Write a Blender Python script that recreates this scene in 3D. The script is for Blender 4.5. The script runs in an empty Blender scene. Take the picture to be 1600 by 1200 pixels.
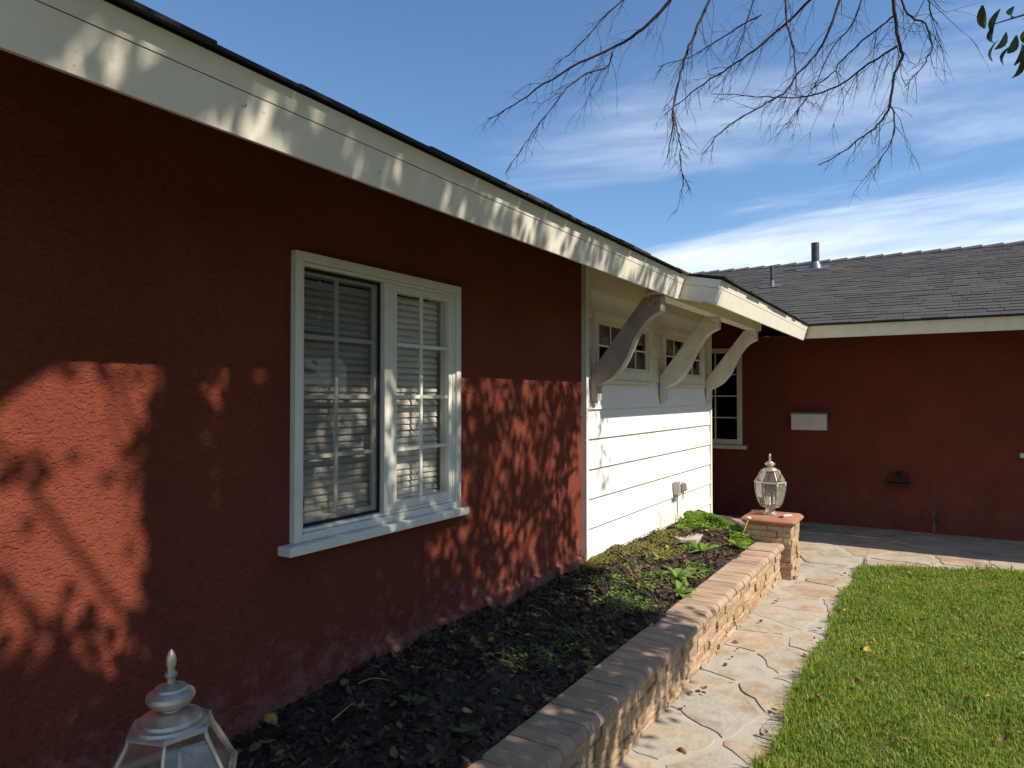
import bpy, bmesh, math, random
import numpy as np
from mathutils import Vector, Matrix
R = math.radians
random.seed(7)
rng = np.random.default_rng(11)
SC = bpy.context.scene
COL = SC.collection

# ------------------------------------------------------------------ camera
cam_d = bpy.data.cameras.new('camera')
cam = bpy.data.objects.new('camera', cam_d); COL.objects.link(cam)
cam_d.sensor_width = 36.0; cam_d.lens = 36.0*1080/1600
cam_d.clip_start = 0.05; cam_d.clip_end = 4000
YAW = math.atan(670/1080.0); PITCH = math.atan(20/1080.0)
CAM = Vector((2.05, 0, 1.52))
cam.location = CAM
cam.rotation_euler = (math.pi/2+PITCH, 0, YAW)
SC.camera = cam
SC.render.resolution_x = 1024; SC.render.resolution_y = 768

# ------------------------------------------------------------------ sky and sun
SUN = Vector((1.0, 0.03, 0.95)).normalized()
K = 0.95
world = bpy.data.worlds.new('World'); SC.world = world; world.use_nodes = True
def build_world():
    nt = world.node_tree; nt.nodes.clear(); L = nt.links.new; N = nt.nodes.new
    out = N('ShaderNodeOutputWorld'); bg = N('ShaderNodeBackground'); bg.inputs['Strength'].default_value = 0.1
    sky = N('ShaderNodeTexSky'); sky.sky_type = 'NISHITA'; sky.sun_disc = False
    sky.sun_elevation = math.asin(SUN.z); sky.sun_rotation = math.atan2(SUN.x, SUN.y)
    sky.air_density = 1.0; sky.dust_density = 0.5; sky.ozone_density = 1.5
    tc = N('ShaderNodeTexCoord')
    sep = N('ShaderNodeSeparateXYZ'); L(tc.outputs['Generated'], sep.inputs[0])
    # project the direction on a cloud layer: xy / (z + small)
    add = N('ShaderNodeMath'); add.operation = 'ADD'; add.inputs[1].default_value = 0.12; L(sep.outputs['Z'], add.inputs[0])
    mx = N('ShaderNodeMath'); mx.operation = 'MAXIMUM'; mx.inputs[1].default_value = 0.05; L(add.outputs[0], mx.inputs[0])
    dx = N('ShaderNodeMath'); dx.operation = 'DIVIDE'; L(sep.outputs['X'], dx.inputs[0]); L(mx.outputs[0], dx.inputs[1])
    dy = N('ShaderNodeMath'); dy.operation = 'DIVIDE'; L(sep.outputs['Y'], dy.inputs[0]); L(mx.outputs[0], dy.inputs[1])
    cmb = N('ShaderNodeCombineXYZ'); L(dx.outputs[0], cmb.inputs[0]); L(dy.outputs[0], cmb.inputs[1])
    mp = N('ShaderNodeMapping'); mp.inputs['Scale'].default_value = (0.58, 1.3, 1); mp.inputs['Location'].default_value = CLOUD_LOC
    mp.inputs['Rotation'].default_value = (0, 0, R(4)); L(cmb.outputs[0], mp.inputs[0])
    n1 = N('ShaderNodeTexNoise'); n1.inputs['Scale'].default_value = 0.62; n1.inputs['Detail'].default_value = 9
    n1.inputs['Roughness'].default_value = 0.55; n1.inputs['Distortion'].default_value = 0.7; L(mp.outputs[0], n1.inputs['Vector'])
    rp = N('ShaderNodeValToRGB'); rp.color_ramp.elements[0].position = 0.515; rp.color_ramp.elements[1].position = 0.77
    rp.color_ramp.interpolation = 'EASE'; L(n1.outputs['Fac'], rp.inputs[0])
    ml = N('ShaderNodeMath'); ml.operation = 'MULTIPLY'; ml.inputs[1].default_value = 0.85; L(rp.outputs[0], ml.inputs[0])
    mix = N('ShaderNodeMixRGB'); mix.inputs['Color2'].default_value = (9.4, 9.7, 10.2, 1)
    tint = N('ShaderNodeMixRGB'); tint.blend_type = 'MULTIPLY'; tint.inputs['Fac'].default_value = 1; tint.inputs['Color2'].default_value = (.80, 1.0, 1.17, 1)   # camera white balance for the blue
    L(sky.outputs[0], tint.inputs['Color1']); L(ml.outputs[0], mix.inputs['Fac']); L(tint.outputs[0], mix.inputs['Color1'])
    L(mix.outputs[0], bg.inputs['Color']); L(bg.outputs[0], out.inputs[0])
CLOUD_LOC = (2.66, 1.12, 0.0)
build_world()
sun_d = bpy.data.lights.new('sun', 'SUN'); sun_d.energy = 5.0; sun_d.angle = R(0.42); sun_d.color = (1.0, 0.91, 0.76)
sun = bpy.data.objects.new('sun', sun_d); COL.objects.link(sun)
sun.rotation_euler = SUN.to_track_quat('Z', 'Y').to_euler(); sun.location = (12, 0, 14)
SC.view_settings.view_transform = 'Standard'; SC.view_settings.look = 'None'
SC.view_settings.exposure = 0.5; SC.view_settings.gamma = 1.0; SC.view_settings.use_curve_mapping = False

# ------------------------------------------------------------------ material helpers
MATS = {}
def base_mat(name):
    m = bpy.data.materials.new(name); m.use_nodes = True
    nt = m.node_tree; nt.nodes.clear()
    out = nt.nodes.new('ShaderNodeOutputMaterial'); b = nt.nodes.new('ShaderNodeBsdfPrincipled')
    nt.links.new(b.outputs[0], out.inputs[0]); MATS[name] = m
    return m, nt, b, out
def C4(c): return (c[0], c[1], c[2], 1)
def mk(name, col, col2=None, scale=8.0, rough=0.7, bump=0.0, bscale=60.0, bdist=0.01, metallic=0.0, detail=6,
       ramp=(0.35, 0.65), per_obj=None, island=None, spec=0.4, stretch=(1, 1, 1), col3=None, scale3=3.0, ramp3=(0.55, 0.7), coord='Object', film=None):
    """colour noise between col and col2, optional second stain colour, per-object / per-island value change, bump"""
    m, nt, b, out = base_mat(name); N = nt.nodes.new; L = nt.links.new
    tc = N('ShaderNodeTexCoord'); mp = N('ShaderNodeMapping'); mp.inputs['Scale'].default_value = stretch
    if coord == 'World':
        g = N('ShaderNodeNewGeometry'); L(g.outputs['Position'], mp.inputs[0])
    else: L(tc.outputs[coord], mp.inputs[0])
    vec = mp.outputs[0]
    if per_obj is not None:
        oi = N('ShaderNodeObjectInfo'); va = N('ShaderNodeVectorMath'); va.operation = 'ADD'
        sc = N('ShaderNodeVectorMath'); sc.operation = 'SCALE'; sc.inputs['Scale'].default_value = 37.0
        cb = N('ShaderNodeCombineXYZ'); L(oi.outputs['Random'], cb.inputs[0]); L(oi.outputs['Random'], cb.inputs[1])
        L(cb.outputs[0], sc.inputs[0]); L(vec, va.inputs[0]); L(sc.outputs[0], va.inputs[1]); vec = va.outputs[0]
    n = N('ShaderNodeTexNoise'); n.inputs['Scale'].default_value = scale; n.inputs['Detail'].default_value = detail
    n.inputs['Roughness'].default_value = 0.62; L(vec, n.inputs['Vector'])
    r = N('ShaderNodeValToRGB'); r.color_ramp.elements[0].position = ramp[0]; r.color_ramp.elements[1].position = ramp[1]
    r.color_ramp.elements[0].color = C4(col); r.color_ramp.elements[1].color = C4(col2 or col); L(n.outputs['Fac'], r.inputs[0])
    c = r.outputs[0]
    if col3:
        n3 = N('ShaderNodeTexNoise'); n3.inputs['Scale'].default_value = scale3; n3.inputs['Detail'].default_value = 8
        n3.inputs['Roughness'].default_value = 0.7; L(vec, n3.inputs['Vector'])
        r3 = N('ShaderNodeValToRGB'); r3.color_ramp.elements[0].position = ramp3[0]; r3.color_ramp.elements[1].position = ramp3[1]
        L(n3.outputs['Fac'], r3.inputs[0])
        mx = N('ShaderNodeMixRGB'); mx.inputs['Color2'].default_value = C4(col3); L(r3.outputs[0], mx.inputs['Fac']); L(c, mx.inputs['Color1']); c = mx.outputs[0]
    if per_obj or island:
        src = None
        if per_obj:
            src = N('ShaderNodeObjectInfo').outputs['Random']; palette = per_obj
        else:
            src = N('ShaderNodeNewGeometry').outputs['Random Per Island']; palette = island
        rr = N('ShaderNodeValToRGB'); rr.color_ramp.interpolation = 'LINEAR'
        els = rr.color_ramp.elements
        for i, p in enumerate(palette):
            pos = i/(len(palette)-1)
            e = els[i] if i < 2 else els.new(pos)
            e.position = pos
        for i, p in enumerate(palette): els[i].color = C4(p)
        L(src, rr.inputs[0])
        mm = N('ShaderNodeMixRGB'); mm.blend_type = 'MULTIPLY'; mm.inputs['Fac'].default_value = 1; L(c, mm.inputs['Color1']); L(rr.outputs[0], mm.inputs['Color2']); c = mm.outputs[0]
    if film:      # weathering film that runs across neighbouring pieces: colour, scale, ramp
        gp = N('ShaderNodeNewGeometry'); nf_ = N('ShaderNodeTexNoise'); nf_.inputs['Scale'].default_value = film[1]; nf_.inputs['Detail'].default_value = 9; nf_.inputs['Roughness'].default_value = .68; L(gp.outputs['Position'], nf_.inputs['Vector'])
        rf = N('ShaderNodeValToRGB'); rf.color_ramp.elements[0].position = film[2][0]; rf.color_ramp.elements[1].position = film[2][1]; L(nf_.outputs['Fac'], rf.inputs[0])
        mf = N('ShaderNodeMixRGB'); mf.inputs['Color2'].default_value = C4(film[0]); L(rf.outputs[0], mf.inputs['Fac']); L(c, mf.inputs['Color1']); c = mf.outputs[0]
    L(c, b.inputs['Base Color'])
    b.inputs['Roughness'].default_value = rough; b.inputs['Metallic'].default_value = metallic
    b.inputs['Specular IOR Level'].default_value = spec
    if bump:
        bn = N('ShaderNodeTexNoise'); bn.inputs['Scale'].default_value = bscale; bn.inputs['Detail'].default_value = 5; bn.inputs['Roughness'].default_value = 0.6
        L(vec, bn.inputs['Vector'])
        bp = N('ShaderNodeBump'); bp.inputs['Strength'].default_value = bump; bp.inputs['Distance'].default_value = bdist
        L(bn.outputs['Fac'], bp.inputs['Height']); L(bp.outputs[0], b.inputs['Normal'])
    return m

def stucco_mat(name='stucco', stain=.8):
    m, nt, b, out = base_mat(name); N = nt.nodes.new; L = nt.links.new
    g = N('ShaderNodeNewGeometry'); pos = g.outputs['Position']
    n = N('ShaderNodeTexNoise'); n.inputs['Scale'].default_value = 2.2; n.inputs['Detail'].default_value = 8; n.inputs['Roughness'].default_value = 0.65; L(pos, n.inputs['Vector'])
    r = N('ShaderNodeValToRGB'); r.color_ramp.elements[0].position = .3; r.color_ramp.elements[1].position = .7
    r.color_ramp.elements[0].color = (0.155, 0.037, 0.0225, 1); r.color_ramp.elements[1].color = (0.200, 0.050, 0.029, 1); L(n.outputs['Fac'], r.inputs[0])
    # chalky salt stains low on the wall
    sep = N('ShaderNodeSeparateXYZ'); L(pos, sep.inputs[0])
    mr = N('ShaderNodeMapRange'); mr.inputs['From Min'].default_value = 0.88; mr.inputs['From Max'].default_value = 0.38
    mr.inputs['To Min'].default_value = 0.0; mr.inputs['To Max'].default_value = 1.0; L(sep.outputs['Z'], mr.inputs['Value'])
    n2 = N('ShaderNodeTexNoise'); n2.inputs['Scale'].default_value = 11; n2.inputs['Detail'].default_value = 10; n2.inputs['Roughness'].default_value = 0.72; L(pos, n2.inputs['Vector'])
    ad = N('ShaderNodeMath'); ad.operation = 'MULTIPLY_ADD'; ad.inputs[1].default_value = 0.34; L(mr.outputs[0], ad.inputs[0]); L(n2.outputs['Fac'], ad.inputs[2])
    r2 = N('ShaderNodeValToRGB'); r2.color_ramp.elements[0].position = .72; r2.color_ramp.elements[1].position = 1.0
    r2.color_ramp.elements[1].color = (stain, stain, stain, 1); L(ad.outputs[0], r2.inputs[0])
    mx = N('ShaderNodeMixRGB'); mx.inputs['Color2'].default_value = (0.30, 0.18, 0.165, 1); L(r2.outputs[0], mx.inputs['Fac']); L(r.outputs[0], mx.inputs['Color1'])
    L(mx.outputs[0], b.inputs['Base Color']); b.inputs['Roughness'].default_value = 0.92; b.inputs['Specular IOR Level'].default_value = 0.15
    v = N('ShaderNodeTexNoise'); v.inputs['Scale'].default_value = 130; v.inputs['Detail'].default_value = 4; v.inputs['Roughness'].default_value = 0.55; L(pos, v.inputs['Vector'])
    v2 = N('ShaderNodeTexVoronoi'); v2.inputs['Scale'].default_value = 95; L(pos, v2.inputs['Vector'])
    ad2 = N('ShaderNodeMath'); ad2.operation = 'MULTIPLY_ADD'; ad2.inputs[1].default_value = 0.35; L(v2.outputs['Distance'], ad2.inputs[0]); L(v.outputs['Fac'], ad2.inputs[2])
    mpc = N('ShaderNodeMapping'); mpc.inputs['Scale'].default_value = (38, 38, 105); L(pos, mpc.inputs[0])
    cr = N('ShaderNodeTexNoise'); cr.inputs['Scale'].default_value = 1.0; cr.inputs['Detail'].default_value = 3; cr.inputs['Distortion'].default_value = .6; L(mpc.outputs[0], cr.inputs['Vector'])
    crr = N('ShaderNodeValToRGB'); crr.color_ramp.elements[0].position = .33; crr.color_ramp.elements[1].position = .43; L(cr.outputs['Fac'], crr.inputs[0])
    ad3 = N('ShaderNodeMath'); ad3.operation = 'MULTIPLY_ADD'; ad3.inputs[1].default_value = .7; L(crr.outputs[0], ad3.inputs[0]); L(ad2.outputs[0], ad3.inputs[2]); ad2 = ad3
    bp = N('ShaderNodeBump'); bp.inputs['Strength'].default_value = 0.8; bp.inputs['Distance'].default_value = 0.007
    L(ad2.outputs[0], bp.inputs['Height']); L(bp.outputs[0], b.inputs['Normal'])
    return m
def glass_mat(name, tint, refl=1.0, rough=0.0, haze=0.0):
    m = bpy.data.materials.new(name); m.use_nodes = True; nt = m.node_tree; nt.nodes.clear(); N = nt.nodes.new; L = nt.links.new
    out = N('ShaderNodeOutputMaterial'); tr = N('ShaderNodeBsdfTransparent'); tr.inputs[0].default_value = C4(tint)
    gl = N('ShaderNodeBsdfGlossy'); gl.inputs['Roughness'].default_value = rough; gl.inputs['Color'].default_value = (1, 1, 1, 1)
    lw_ = N('ShaderNodeLayerWeight'); lw_.inputs[0].default_value = .5
    pw = N('ShaderNodeMath'); pw.operation = 'POWER'; pw.inputs[1].default_value = 4.5; L(lw_.outputs['Facing'], pw.inputs[0])
    mu = N('ShaderNodeMath'); mu.operation = 'MULTIPLY_ADD'; mu.inputs[1].default_value = .95*refl; mu.inputs[2].default_value = .035*refl; mu.use_clamp = True; L(pw.outputs[0], mu.inputs[0])
    mx = N('ShaderNodeMixShader'); L(mu.outputs[0], mx.inputs[0]); L(tr.outputs[0], mx.inputs[1]); L(gl.outputs[0], mx.inputs[2]); last = mx
    if haze:
        df = N('ShaderNodeBsdfDiffuse'); df.inputs[0].default_value = (.62, .60, .54, 1); tl = N('ShaderNodeBsdfTranslucent'); tl.inputs[0].default_value = (.62, .60, .54, 1)
        a_ = N('ShaderNodeMixShader'); a_.inputs[0].default_value = .5; L(df.outputs[0], a_.inputs[1]); L(tl.outputs[0], a_.inputs[2])
        m2 = N('ShaderNodeMixShader'); m2.inputs[0].default_value = haze; L(mx.outputs[0], m2.inputs[1]); L(a_.outputs[0], m2.inputs[2]); last = m2
    L(last.outputs[0], out.inputs[0])
    MATS[name] = m; return m
def leaf_mat(name, palette, trans=0.35, rough=0.5, patch=None):
    m = bpy.data.materials.new(name); m.use_nodes = True; nt = m.node_tree; nt.nodes.clear(); N = nt.nodes.new; L = nt.links.new
    out = N('ShaderNodeOutputMaterial'); b = N('ShaderNodeBsdfPrincipled'); t = N('ShaderNodeBsdfTranslucent'); mx = N('ShaderNodeMixShader')
    g = N('ShaderNodeNewGeometry'); rr = N('ShaderNodeValToRGB'); els = rr.color_ramp.elements
    for i, p in enumerate(palette):
        e = els[i] if i < 2 else els.new(i/(len(palette)-1)); e.position = i/(len(palette)-1)
    for i, p in enumerate(palette): els[i].color = C4(p)
    L(g.outputs['Random Per Island'], rr.inputs[0]); c = rr.outputs[0]
    if patch:
        n = N('ShaderNodeTexNoise'); n.inputs['Scale'].default_value = 4.5; n.inputs['Detail'].default_value = 5; L(g.outputs['Position'], n.inputs['Vector'])
        r2 = N('ShaderNodeValToRGB'); r2.color_ramp.elements[0].position = .42; r2.color_ramp.elements[1].position = .68; L(n.outputs['Fac'], r2.inputs[0])
        m2 = N('ShaderNodeMixRGB'); m2.blend_type = 'MULTIPLY'; m2.inputs['Color2'].default_value = C4(patch); L(r2.outputs[0], m2.inputs['Fac']); L(c, m2.inputs['Color1']); c = m2.outputs[0]
    L(c, b.inputs['Base Color']); L(c, t.inputs[0])
    b.inputs['Roughness'].default_value = rough; b.inputs['Specular IOR Level'].default_value = 0.3
    mx.inputs[0].default_value = trans; L(b.outputs[0], mx.inputs[1]); L(t.outputs[0], mx.inputs[2]); L(mx.outputs[0], out.inputs[0])
    MATS[name] = m; return m

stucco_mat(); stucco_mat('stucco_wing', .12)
mk('white_paint', (.80, .76, .67), (.72, .68, .58), scale=14, rough=.45, bump=.12, bscale=90, ramp=(.42, .75), col3=(.34, .30, .25), scale3=22, ramp3=(.70, .80))
mk('fascia_paint', (.80, .76, .66), (.72, .68, .57), scale=5, rough=.5, bump=.15, bscale=50, ramp=(.4, .72), col3=(.20, .17, .13), scale3=28, ramp3=(.645, .70), coord='World')
mk('siding_paint', (.83, .82, .79), (.77, .76, .72), scale=3, rough=.5, bump=.10, bscale=120, coord='World')
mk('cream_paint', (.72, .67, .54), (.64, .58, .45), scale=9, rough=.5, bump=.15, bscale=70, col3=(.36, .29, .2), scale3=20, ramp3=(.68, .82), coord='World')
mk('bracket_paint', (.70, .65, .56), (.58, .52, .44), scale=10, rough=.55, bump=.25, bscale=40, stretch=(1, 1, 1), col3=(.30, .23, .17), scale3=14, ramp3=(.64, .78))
mk('bracket_weathered_shaded', (.47, .40, .35), (.36, .30, .26), scale=10, rough=.6, bump=.25, bscale=40, col3=(.24, .19, .15), scale3=14, ramp3=(.62, .78))  # weathered brown-grey; the first bracket's weaker light is also put into this colour
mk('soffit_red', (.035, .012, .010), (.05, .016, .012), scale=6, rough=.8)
mk('bare_wood', (.30, .22, .14), (.20, .14, .09), scale=20, rough=.8)
mk('shingle', (.084, .082, .081), (.056, .055, .055), scale=60, rough=.95, bump=.6, bscale=240, bdist=.004, per_obj=((.84, .83, .83), (1.0, .99, .99), (1.13, 1.11, 1.10)), spec=.15)
mk('shingle_field', (.084, .082, .081), (.056, .055, .055), scale=60, rough=.95, bump=.6, bscale=240, bdist=.004, island=((.84, .83, .83), (1.0, .99, .99), (1.13, 1.11, 1.10)), spec=.15)
mk('shingle_edge', (.035, .034, .038), (.022, .021, .024), scale=40, rough=.95, bump=.5, bscale=150, bdist=.004)
mk('cap_brick', (.39, .29, .21), (.28, .195, .14), scale=7, rough=.75, bump=.3, bscale=120, bdist=.004, per_obj=((.80, .78, .80), (1, 1, 1), (1.15, 1.08, 1.0), (.95, .9, .85)), stretch=(1, 3, 1), col3=(.46, .40, .34), scale3=9, ramp3=(.58, .78))
mk('terracotta', (.36, .16, .10), (.28, .12, .08), scale=10, rough=.7, bump=.2, bscale=90, col3=(.42, .3, .22), scale3=8, ramp3=(.6, .8))
mk('ledge_stone', (.50, .375, .25), (.34, .235, .15), scale=9, rough=.85, bump=.7, bscale=70, bdist=.008, per_obj=((.85, .72, .62), (1.05, 1.02, .95), (1.2, 1.15, 1.05), (.95, .80, .62), (1.1, 1.05, 1.1), (.8, .75, .72)), col3=(.62, .53, .42), scale3=6, ramp3=(.52, .7))
mk('stone_core', (.16, .12, .085), (.10, .075, .055), scale=30, rough=.95, bump=.5, bscale=90)
mk('mortar', (.41, .37, .31), (.32, .285, .235), scale=6, rough=.9, bump=.5, bscale=110, bdist=.005, col3=(.28, .21, .15), scale3=4, ramp3=(.55, .75), coord='World', film=((.37, .34, .295), 3.2, (.44, .60)))
mk('flagstone', (.35, .305, .245), (.255, .20, .15), scale=4.5, rough=.8, bump=.55, bscale=34, bdist=.01,
   per_obj=((.86, .87, .86), (1.05, .98, .88), (1.1, .84, .62), (.95, .96, .95), (1.2, 1.14, 1.02), (1.15, .95, .74), (1.0, .98, .92)), col3=(.40, .37, .33), scale3=6, ramp3=(.50, .68), film=((.37, .34, .295), 3.2, (.44, .60)))
mk('soil', (.035, .026, .019), (.065, .048, .034), scale=25, rough=.95, bump=.8, bscale=70, bdist=.02)
mk('mulch', (.9, .9, .9), (.6, .6, .6), scale=30, rough=.8, island=((.014, .011, .009), (.028, .021, .016), (.05, .035, .025), (.09, .058, .037), (.19, .12, .07)), spec=.3)
mk('lawn_soil', (.11, .12, .04), (.08, .07, .03), scale=20, rough=.95, bump=.5, bscale=60)
mk('ground_far', (.09, .10, .05), (.13, .12, .08), scale=.6, rough=.95, coord='World')
mk('lamp_metal', (.52, .48, .41), (.38, .34, .28), scale=18, rough=.40, metallic=.65, bump=.08, bscale=120, col3=(.30, .25, .19), scale3=16, ramp3=(.58, .78))
mk('brass', (.6, .45, .2), rough=.3, metallic=1)
mk('candle', (.75, .72, .62), rough=.5)
mk('mailbox_paint', (.66, .62, .54), (.58, .54, .46), scale=20, rough=.4, bump=.05)
mk('engraving', (.33, .30, .25), rough=.6)
mk('black_iron', (.012, .012, .014), (.02, .018, .018), scale=30, rough=.5, metallic=.5)
mk('old_pipe', (.17, .13, .115), (.09, .065, .055), scale=18, rough=.7, bump=.3, bscale=60)
mk('vent_metal', (.045, .046, .052), (.09, .085, .08), scale=14, rough=.6, metallic=.3)
mk('flashing', (.17, .17, .17), (.11, .11, .11), scale=12, rough=.45, metallic=.5)
mk('plastic_grey', (.50, .49, .45), (.42, .41, .37), scale=16, rough=.45)
mk('vinyl', (.78, .75, .67), (.70, .67, .58), scale=10, rough=.35)
mk('blind', (.76, .73, .64), (.72, .69, .60), scale=10, rough=.5)
mk('room_dark', (.02, .018, .016), rough=.9)
mk('bark', (.055, .035, .032), (.03, .02, .02), scale=25, rough=.85, bump=.3, bscale=60)
mk('bark_grey', (.14, .11, .09), (.08, .06, .05), scale=10, rough=.9, bump=.5, bscale=30)
mk('straw', (.50, .38, .18), (.4, .3, .14), scale=20, rough=.8)
mk('step_stone', (.40, .37, .30), (.30, .27, .22), scale=8, rough=.9, bump=.4, bscale=60)
mk('grey_wall', (.40, .37, .33), (.34, .31, .28), scale=3, rough=.9)
glass_mat('window_glass', (.95, .95, .94), 1.0)
glass_mat('dark_glass', (.25, .26, .27), .8)
glass_mat('lamp_glass', (.93, .93, .91), 1.6, .04, .09)
def screen_mat():
    m = bpy.data.materials.new('insect_screen'); m.use_nodes = True; nt = m.node_tree; nt.nodes.clear(); N = nt.nodes.new; L = nt.links.new
    out = N('ShaderNodeOutputMaterial'); tr = N('ShaderNodeBsdfTransparent'); df = N('ShaderNodeBsdfDiffuse'); df.inputs[0].default_value = (.05, .05, .052, 1)
    mx = N('ShaderNodeMixShader'); mx.inputs[0].default_value = .36; L(tr.outputs[0], mx.inputs[1]); L(df.outputs[0], mx.inputs[2]); L(mx.outputs[0], out.inputs[0]); MATS['insect_screen'] = m
screen_mat()
leaf_mat('grass', ((.11, .20, .022), (.18, .30, .032), (.24, .35, .04), (.30, .36, .06), (.14, .25, .028), (.38, .35, .14)), .45, .5, (1.3, 1.1, 1.0))
leaf_mat('clover', ((.11, .22, .02), (.17, .30, .03), (.24, .36, .045), (.13, .25, .03)), .4)
leaf_mat('moss', ((.17, .21, .025), (.25, .26, .04), (.29, .23, .07), (.14, .20, .025), (.26, .18, .07)), .35)
leaf_mat('weed_leaf', ((.14, .24, .04), (.19, .30, .05), (.12, .21, .045)), .35)
leaf_mat('dull_weed', ((.07, .12, .04), (.10, .15, .05), (.09, .11, .045)), .3)
leaf_mat('tree_leaf', ((.03, .055, .012), (.05, .08, .018), (.07, .085, .025)), .25, .35)
leaf_mat('dry_leaf_brown', ((.17, .095, .055), (.22, .12, .06)), .2, .7)
leaf_mat('dry_leaf_rust', ((.20, .085, .04), (.26, .115, .05)), .2, .7)
leaf_mat('dry_leaf_dark', ((.07, .04, .028), (.10, .055, .035)), .15, .7)
leaf_mat('dry_leaf_yellow', ((.45, .32, .06), (.52, .38, .09)), .3, .6)

# ------------------------------------------------------------------ mesh helpers
class MB:
    def __init__(s): s.v = []; s.f = []
    def add(s, vs, fs):
        o = len(s.v); s.v += [tuple(p) for p in vs]; s.f += [tuple(i+o for i in f) for f in fs]; return s
    def box(s, x0, x1, y0, y1, z0, z1):
        return s.add([(x0,y0,z0),(x1,y0,z0),(x1,y1,z0),(x0,y1,z0),(x0,y0,z1),(x1,y0,z1),(x1,y1,z1),(x0,y1,z1)],
                     [(0,3,2,1),(4,5,6,7),(0,1,5,4),(1,2,6,5),(2,3,7,6),(3,0,4,7)])
    def prism(s, pts, axis, a, b):
        """closed 2-d outline extruded along axis ('x','y','z') from a to b; pts are the other two coords in order"""
        n = len(pts)
        def P(p, t): return {'x': (t, p[0], p[1]), 'y': (p[0], t, p[1]), 'z': (p[0], p[1], t)}[axis]
        vs = [P(p, a) for p in pts]+[P(p, b) for p in pts]
        fs = [tuple(range(n))[::-1], tuple(range(n, 2*n))]+[(i, (i+1) % n, n+(i+1) % n, n+i) for i in range(n)]
        return s.add(vs, fs)
    def tube(s, pts, rad, n=8, cap=True):
        pts = [Vector(p) for p in pts]; m = len(pts)
        if not hasattr(rad, '__len__'): rad = [rad]*m
        vs = []; up = Vector((0.13, .31, 1)).normalized()
        for i, p in enumerate(pts):
            t = (pts[min(i+1, m-1)]-pts[max(i-1, 0)]).normalized()
            a = t.cross(up)
            if a.length < 1e-3: a = t.cross(Vector((1, 0, 0)))
            a.normalize(); b = t.cross(a)
            for k in range(n):
                q = 2*math.pi*k/n; vs.append(p+(a*math.cos(q)+b*math.sin(q))*rad[i])
        fs = [(i*n+k, i*n+(k+1) % n, (i+1)*n+(k+1) % n, (i+1)*n+k) for i in range(m-1) for k in range(n)]
        if cap: fs += [tuple(range(n))[::-1], tuple((m-1)*n+k for k in range(n))]
        return s.add(vs, fs)
    def lathe(s, prof, n=24, c=(0, 0), ph=0.0):
        vs = []; m = len(prof)
        for r, z in prof:
            for k in range(n): q = 2*math.pi*k/n+ph; vs.append((c[0]+r*math.cos(q), c[1]+r*math.sin(q), z))
        fs = [(i*n+k, i*n+(k+1) % n, (i+1)*n+(k+1) % n, (i+1)*n+k) for i in range(m-1) for k in range(n)]
        fs += [tuple(range(n))[::-1], tuple((m-1)*n+k for k in range(n))]
        return s.add(vs, fs)
    def mesh(s, name):
        me = bpy.data.meshes.new(name); me.from_pydata(s.v, [], s.f); me.update(); return me
    def build(s, name, mat, parent=None, smooth=False, bevel=0, loc=None):
        me = s.mesh(name); return link(name, me, mat, parent, smooth, bevel, loc)
def link(name, me, mat, parent=None, smooth=False, bevel=0, loc=None):
    o = bpy.data.objects.new(name, me); COL.objects.link(o)
    if mat and not me.materials: me.materials.append(MATS[mat])
    if smooth:
        me.polygons.foreach_set('use_smooth', [True]*len(me.polygons))
        if smooth == 'auto':
            try: me.set_sharp_from_angle(angle=R(35))
            except Exception: pass
    if bevel:
        md = o.modifiers.new('bevel', 'BEVEL'); md.width = bevel; md.segments = 2; md.limit_method = 'ANGLE'
    if parent: o.parent = parent
    if loc: o.location = loc
    return o
def empty(name, loc=(0, 0, 0), rz=0):
    o = bpy.data.objects.new(name, None); COL.objects.link(o); o.location = loc; o.rotation_euler = (0, 0, rz); o.empty_display_size = .1; return o
def tag(o, label=None, cat=None, group=None, kind=None):
    if label: o['label'] = label
    if cat: o['category'] = cat
    if group: o['group'] = group
    if kind: o['kind'] = kind
    return o
def fast_mesh(name, V, F, mat, parent=None, kind=None, smooth=False):
    """V (n,3) array, F (m,k) array of equal-sized faces"""
    V = np.asarray(V, np.float32); F = np.asarray(F, np.int32); k = F.shape[1]
    me = bpy.data.meshes.new(name); me.vertices.add(len(V)); me.vertices.foreach_set('co', V.ravel())
    me.loops.add(F.size); me.loops.foreach_set('vertex_index', F.ravel()); me.polygons.add(len(F))
    me.polygons.foreach_set('loop_start', np.arange(0, F.size, k, dtype=np.int32)); me.polygons.foreach_set('loop_total', np.full(len(F), k, np.int32))
    me.update(calc_edges=True); me.validate()
    o = link(name, me, mat, parent, smooth)
    if kind: o['kind'] = kind
    return o
def ray(x, y):
    F0 = Vector((-math.sin(YAW), math.cos(YAW), 0)); Rt = Vector((math.cos(YAW), math.sin(YAW), 0)); Z = Vector((0, 0, 1))
    F = F0*math.cos(PITCH)+Z*math.sin(PITCH); U = -F0*math.sin(PITCH)+Z*math.cos(PITCH)
    return F+Rt*((x-800)/1080.0)+U*((600-y)/1080.0)

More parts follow.
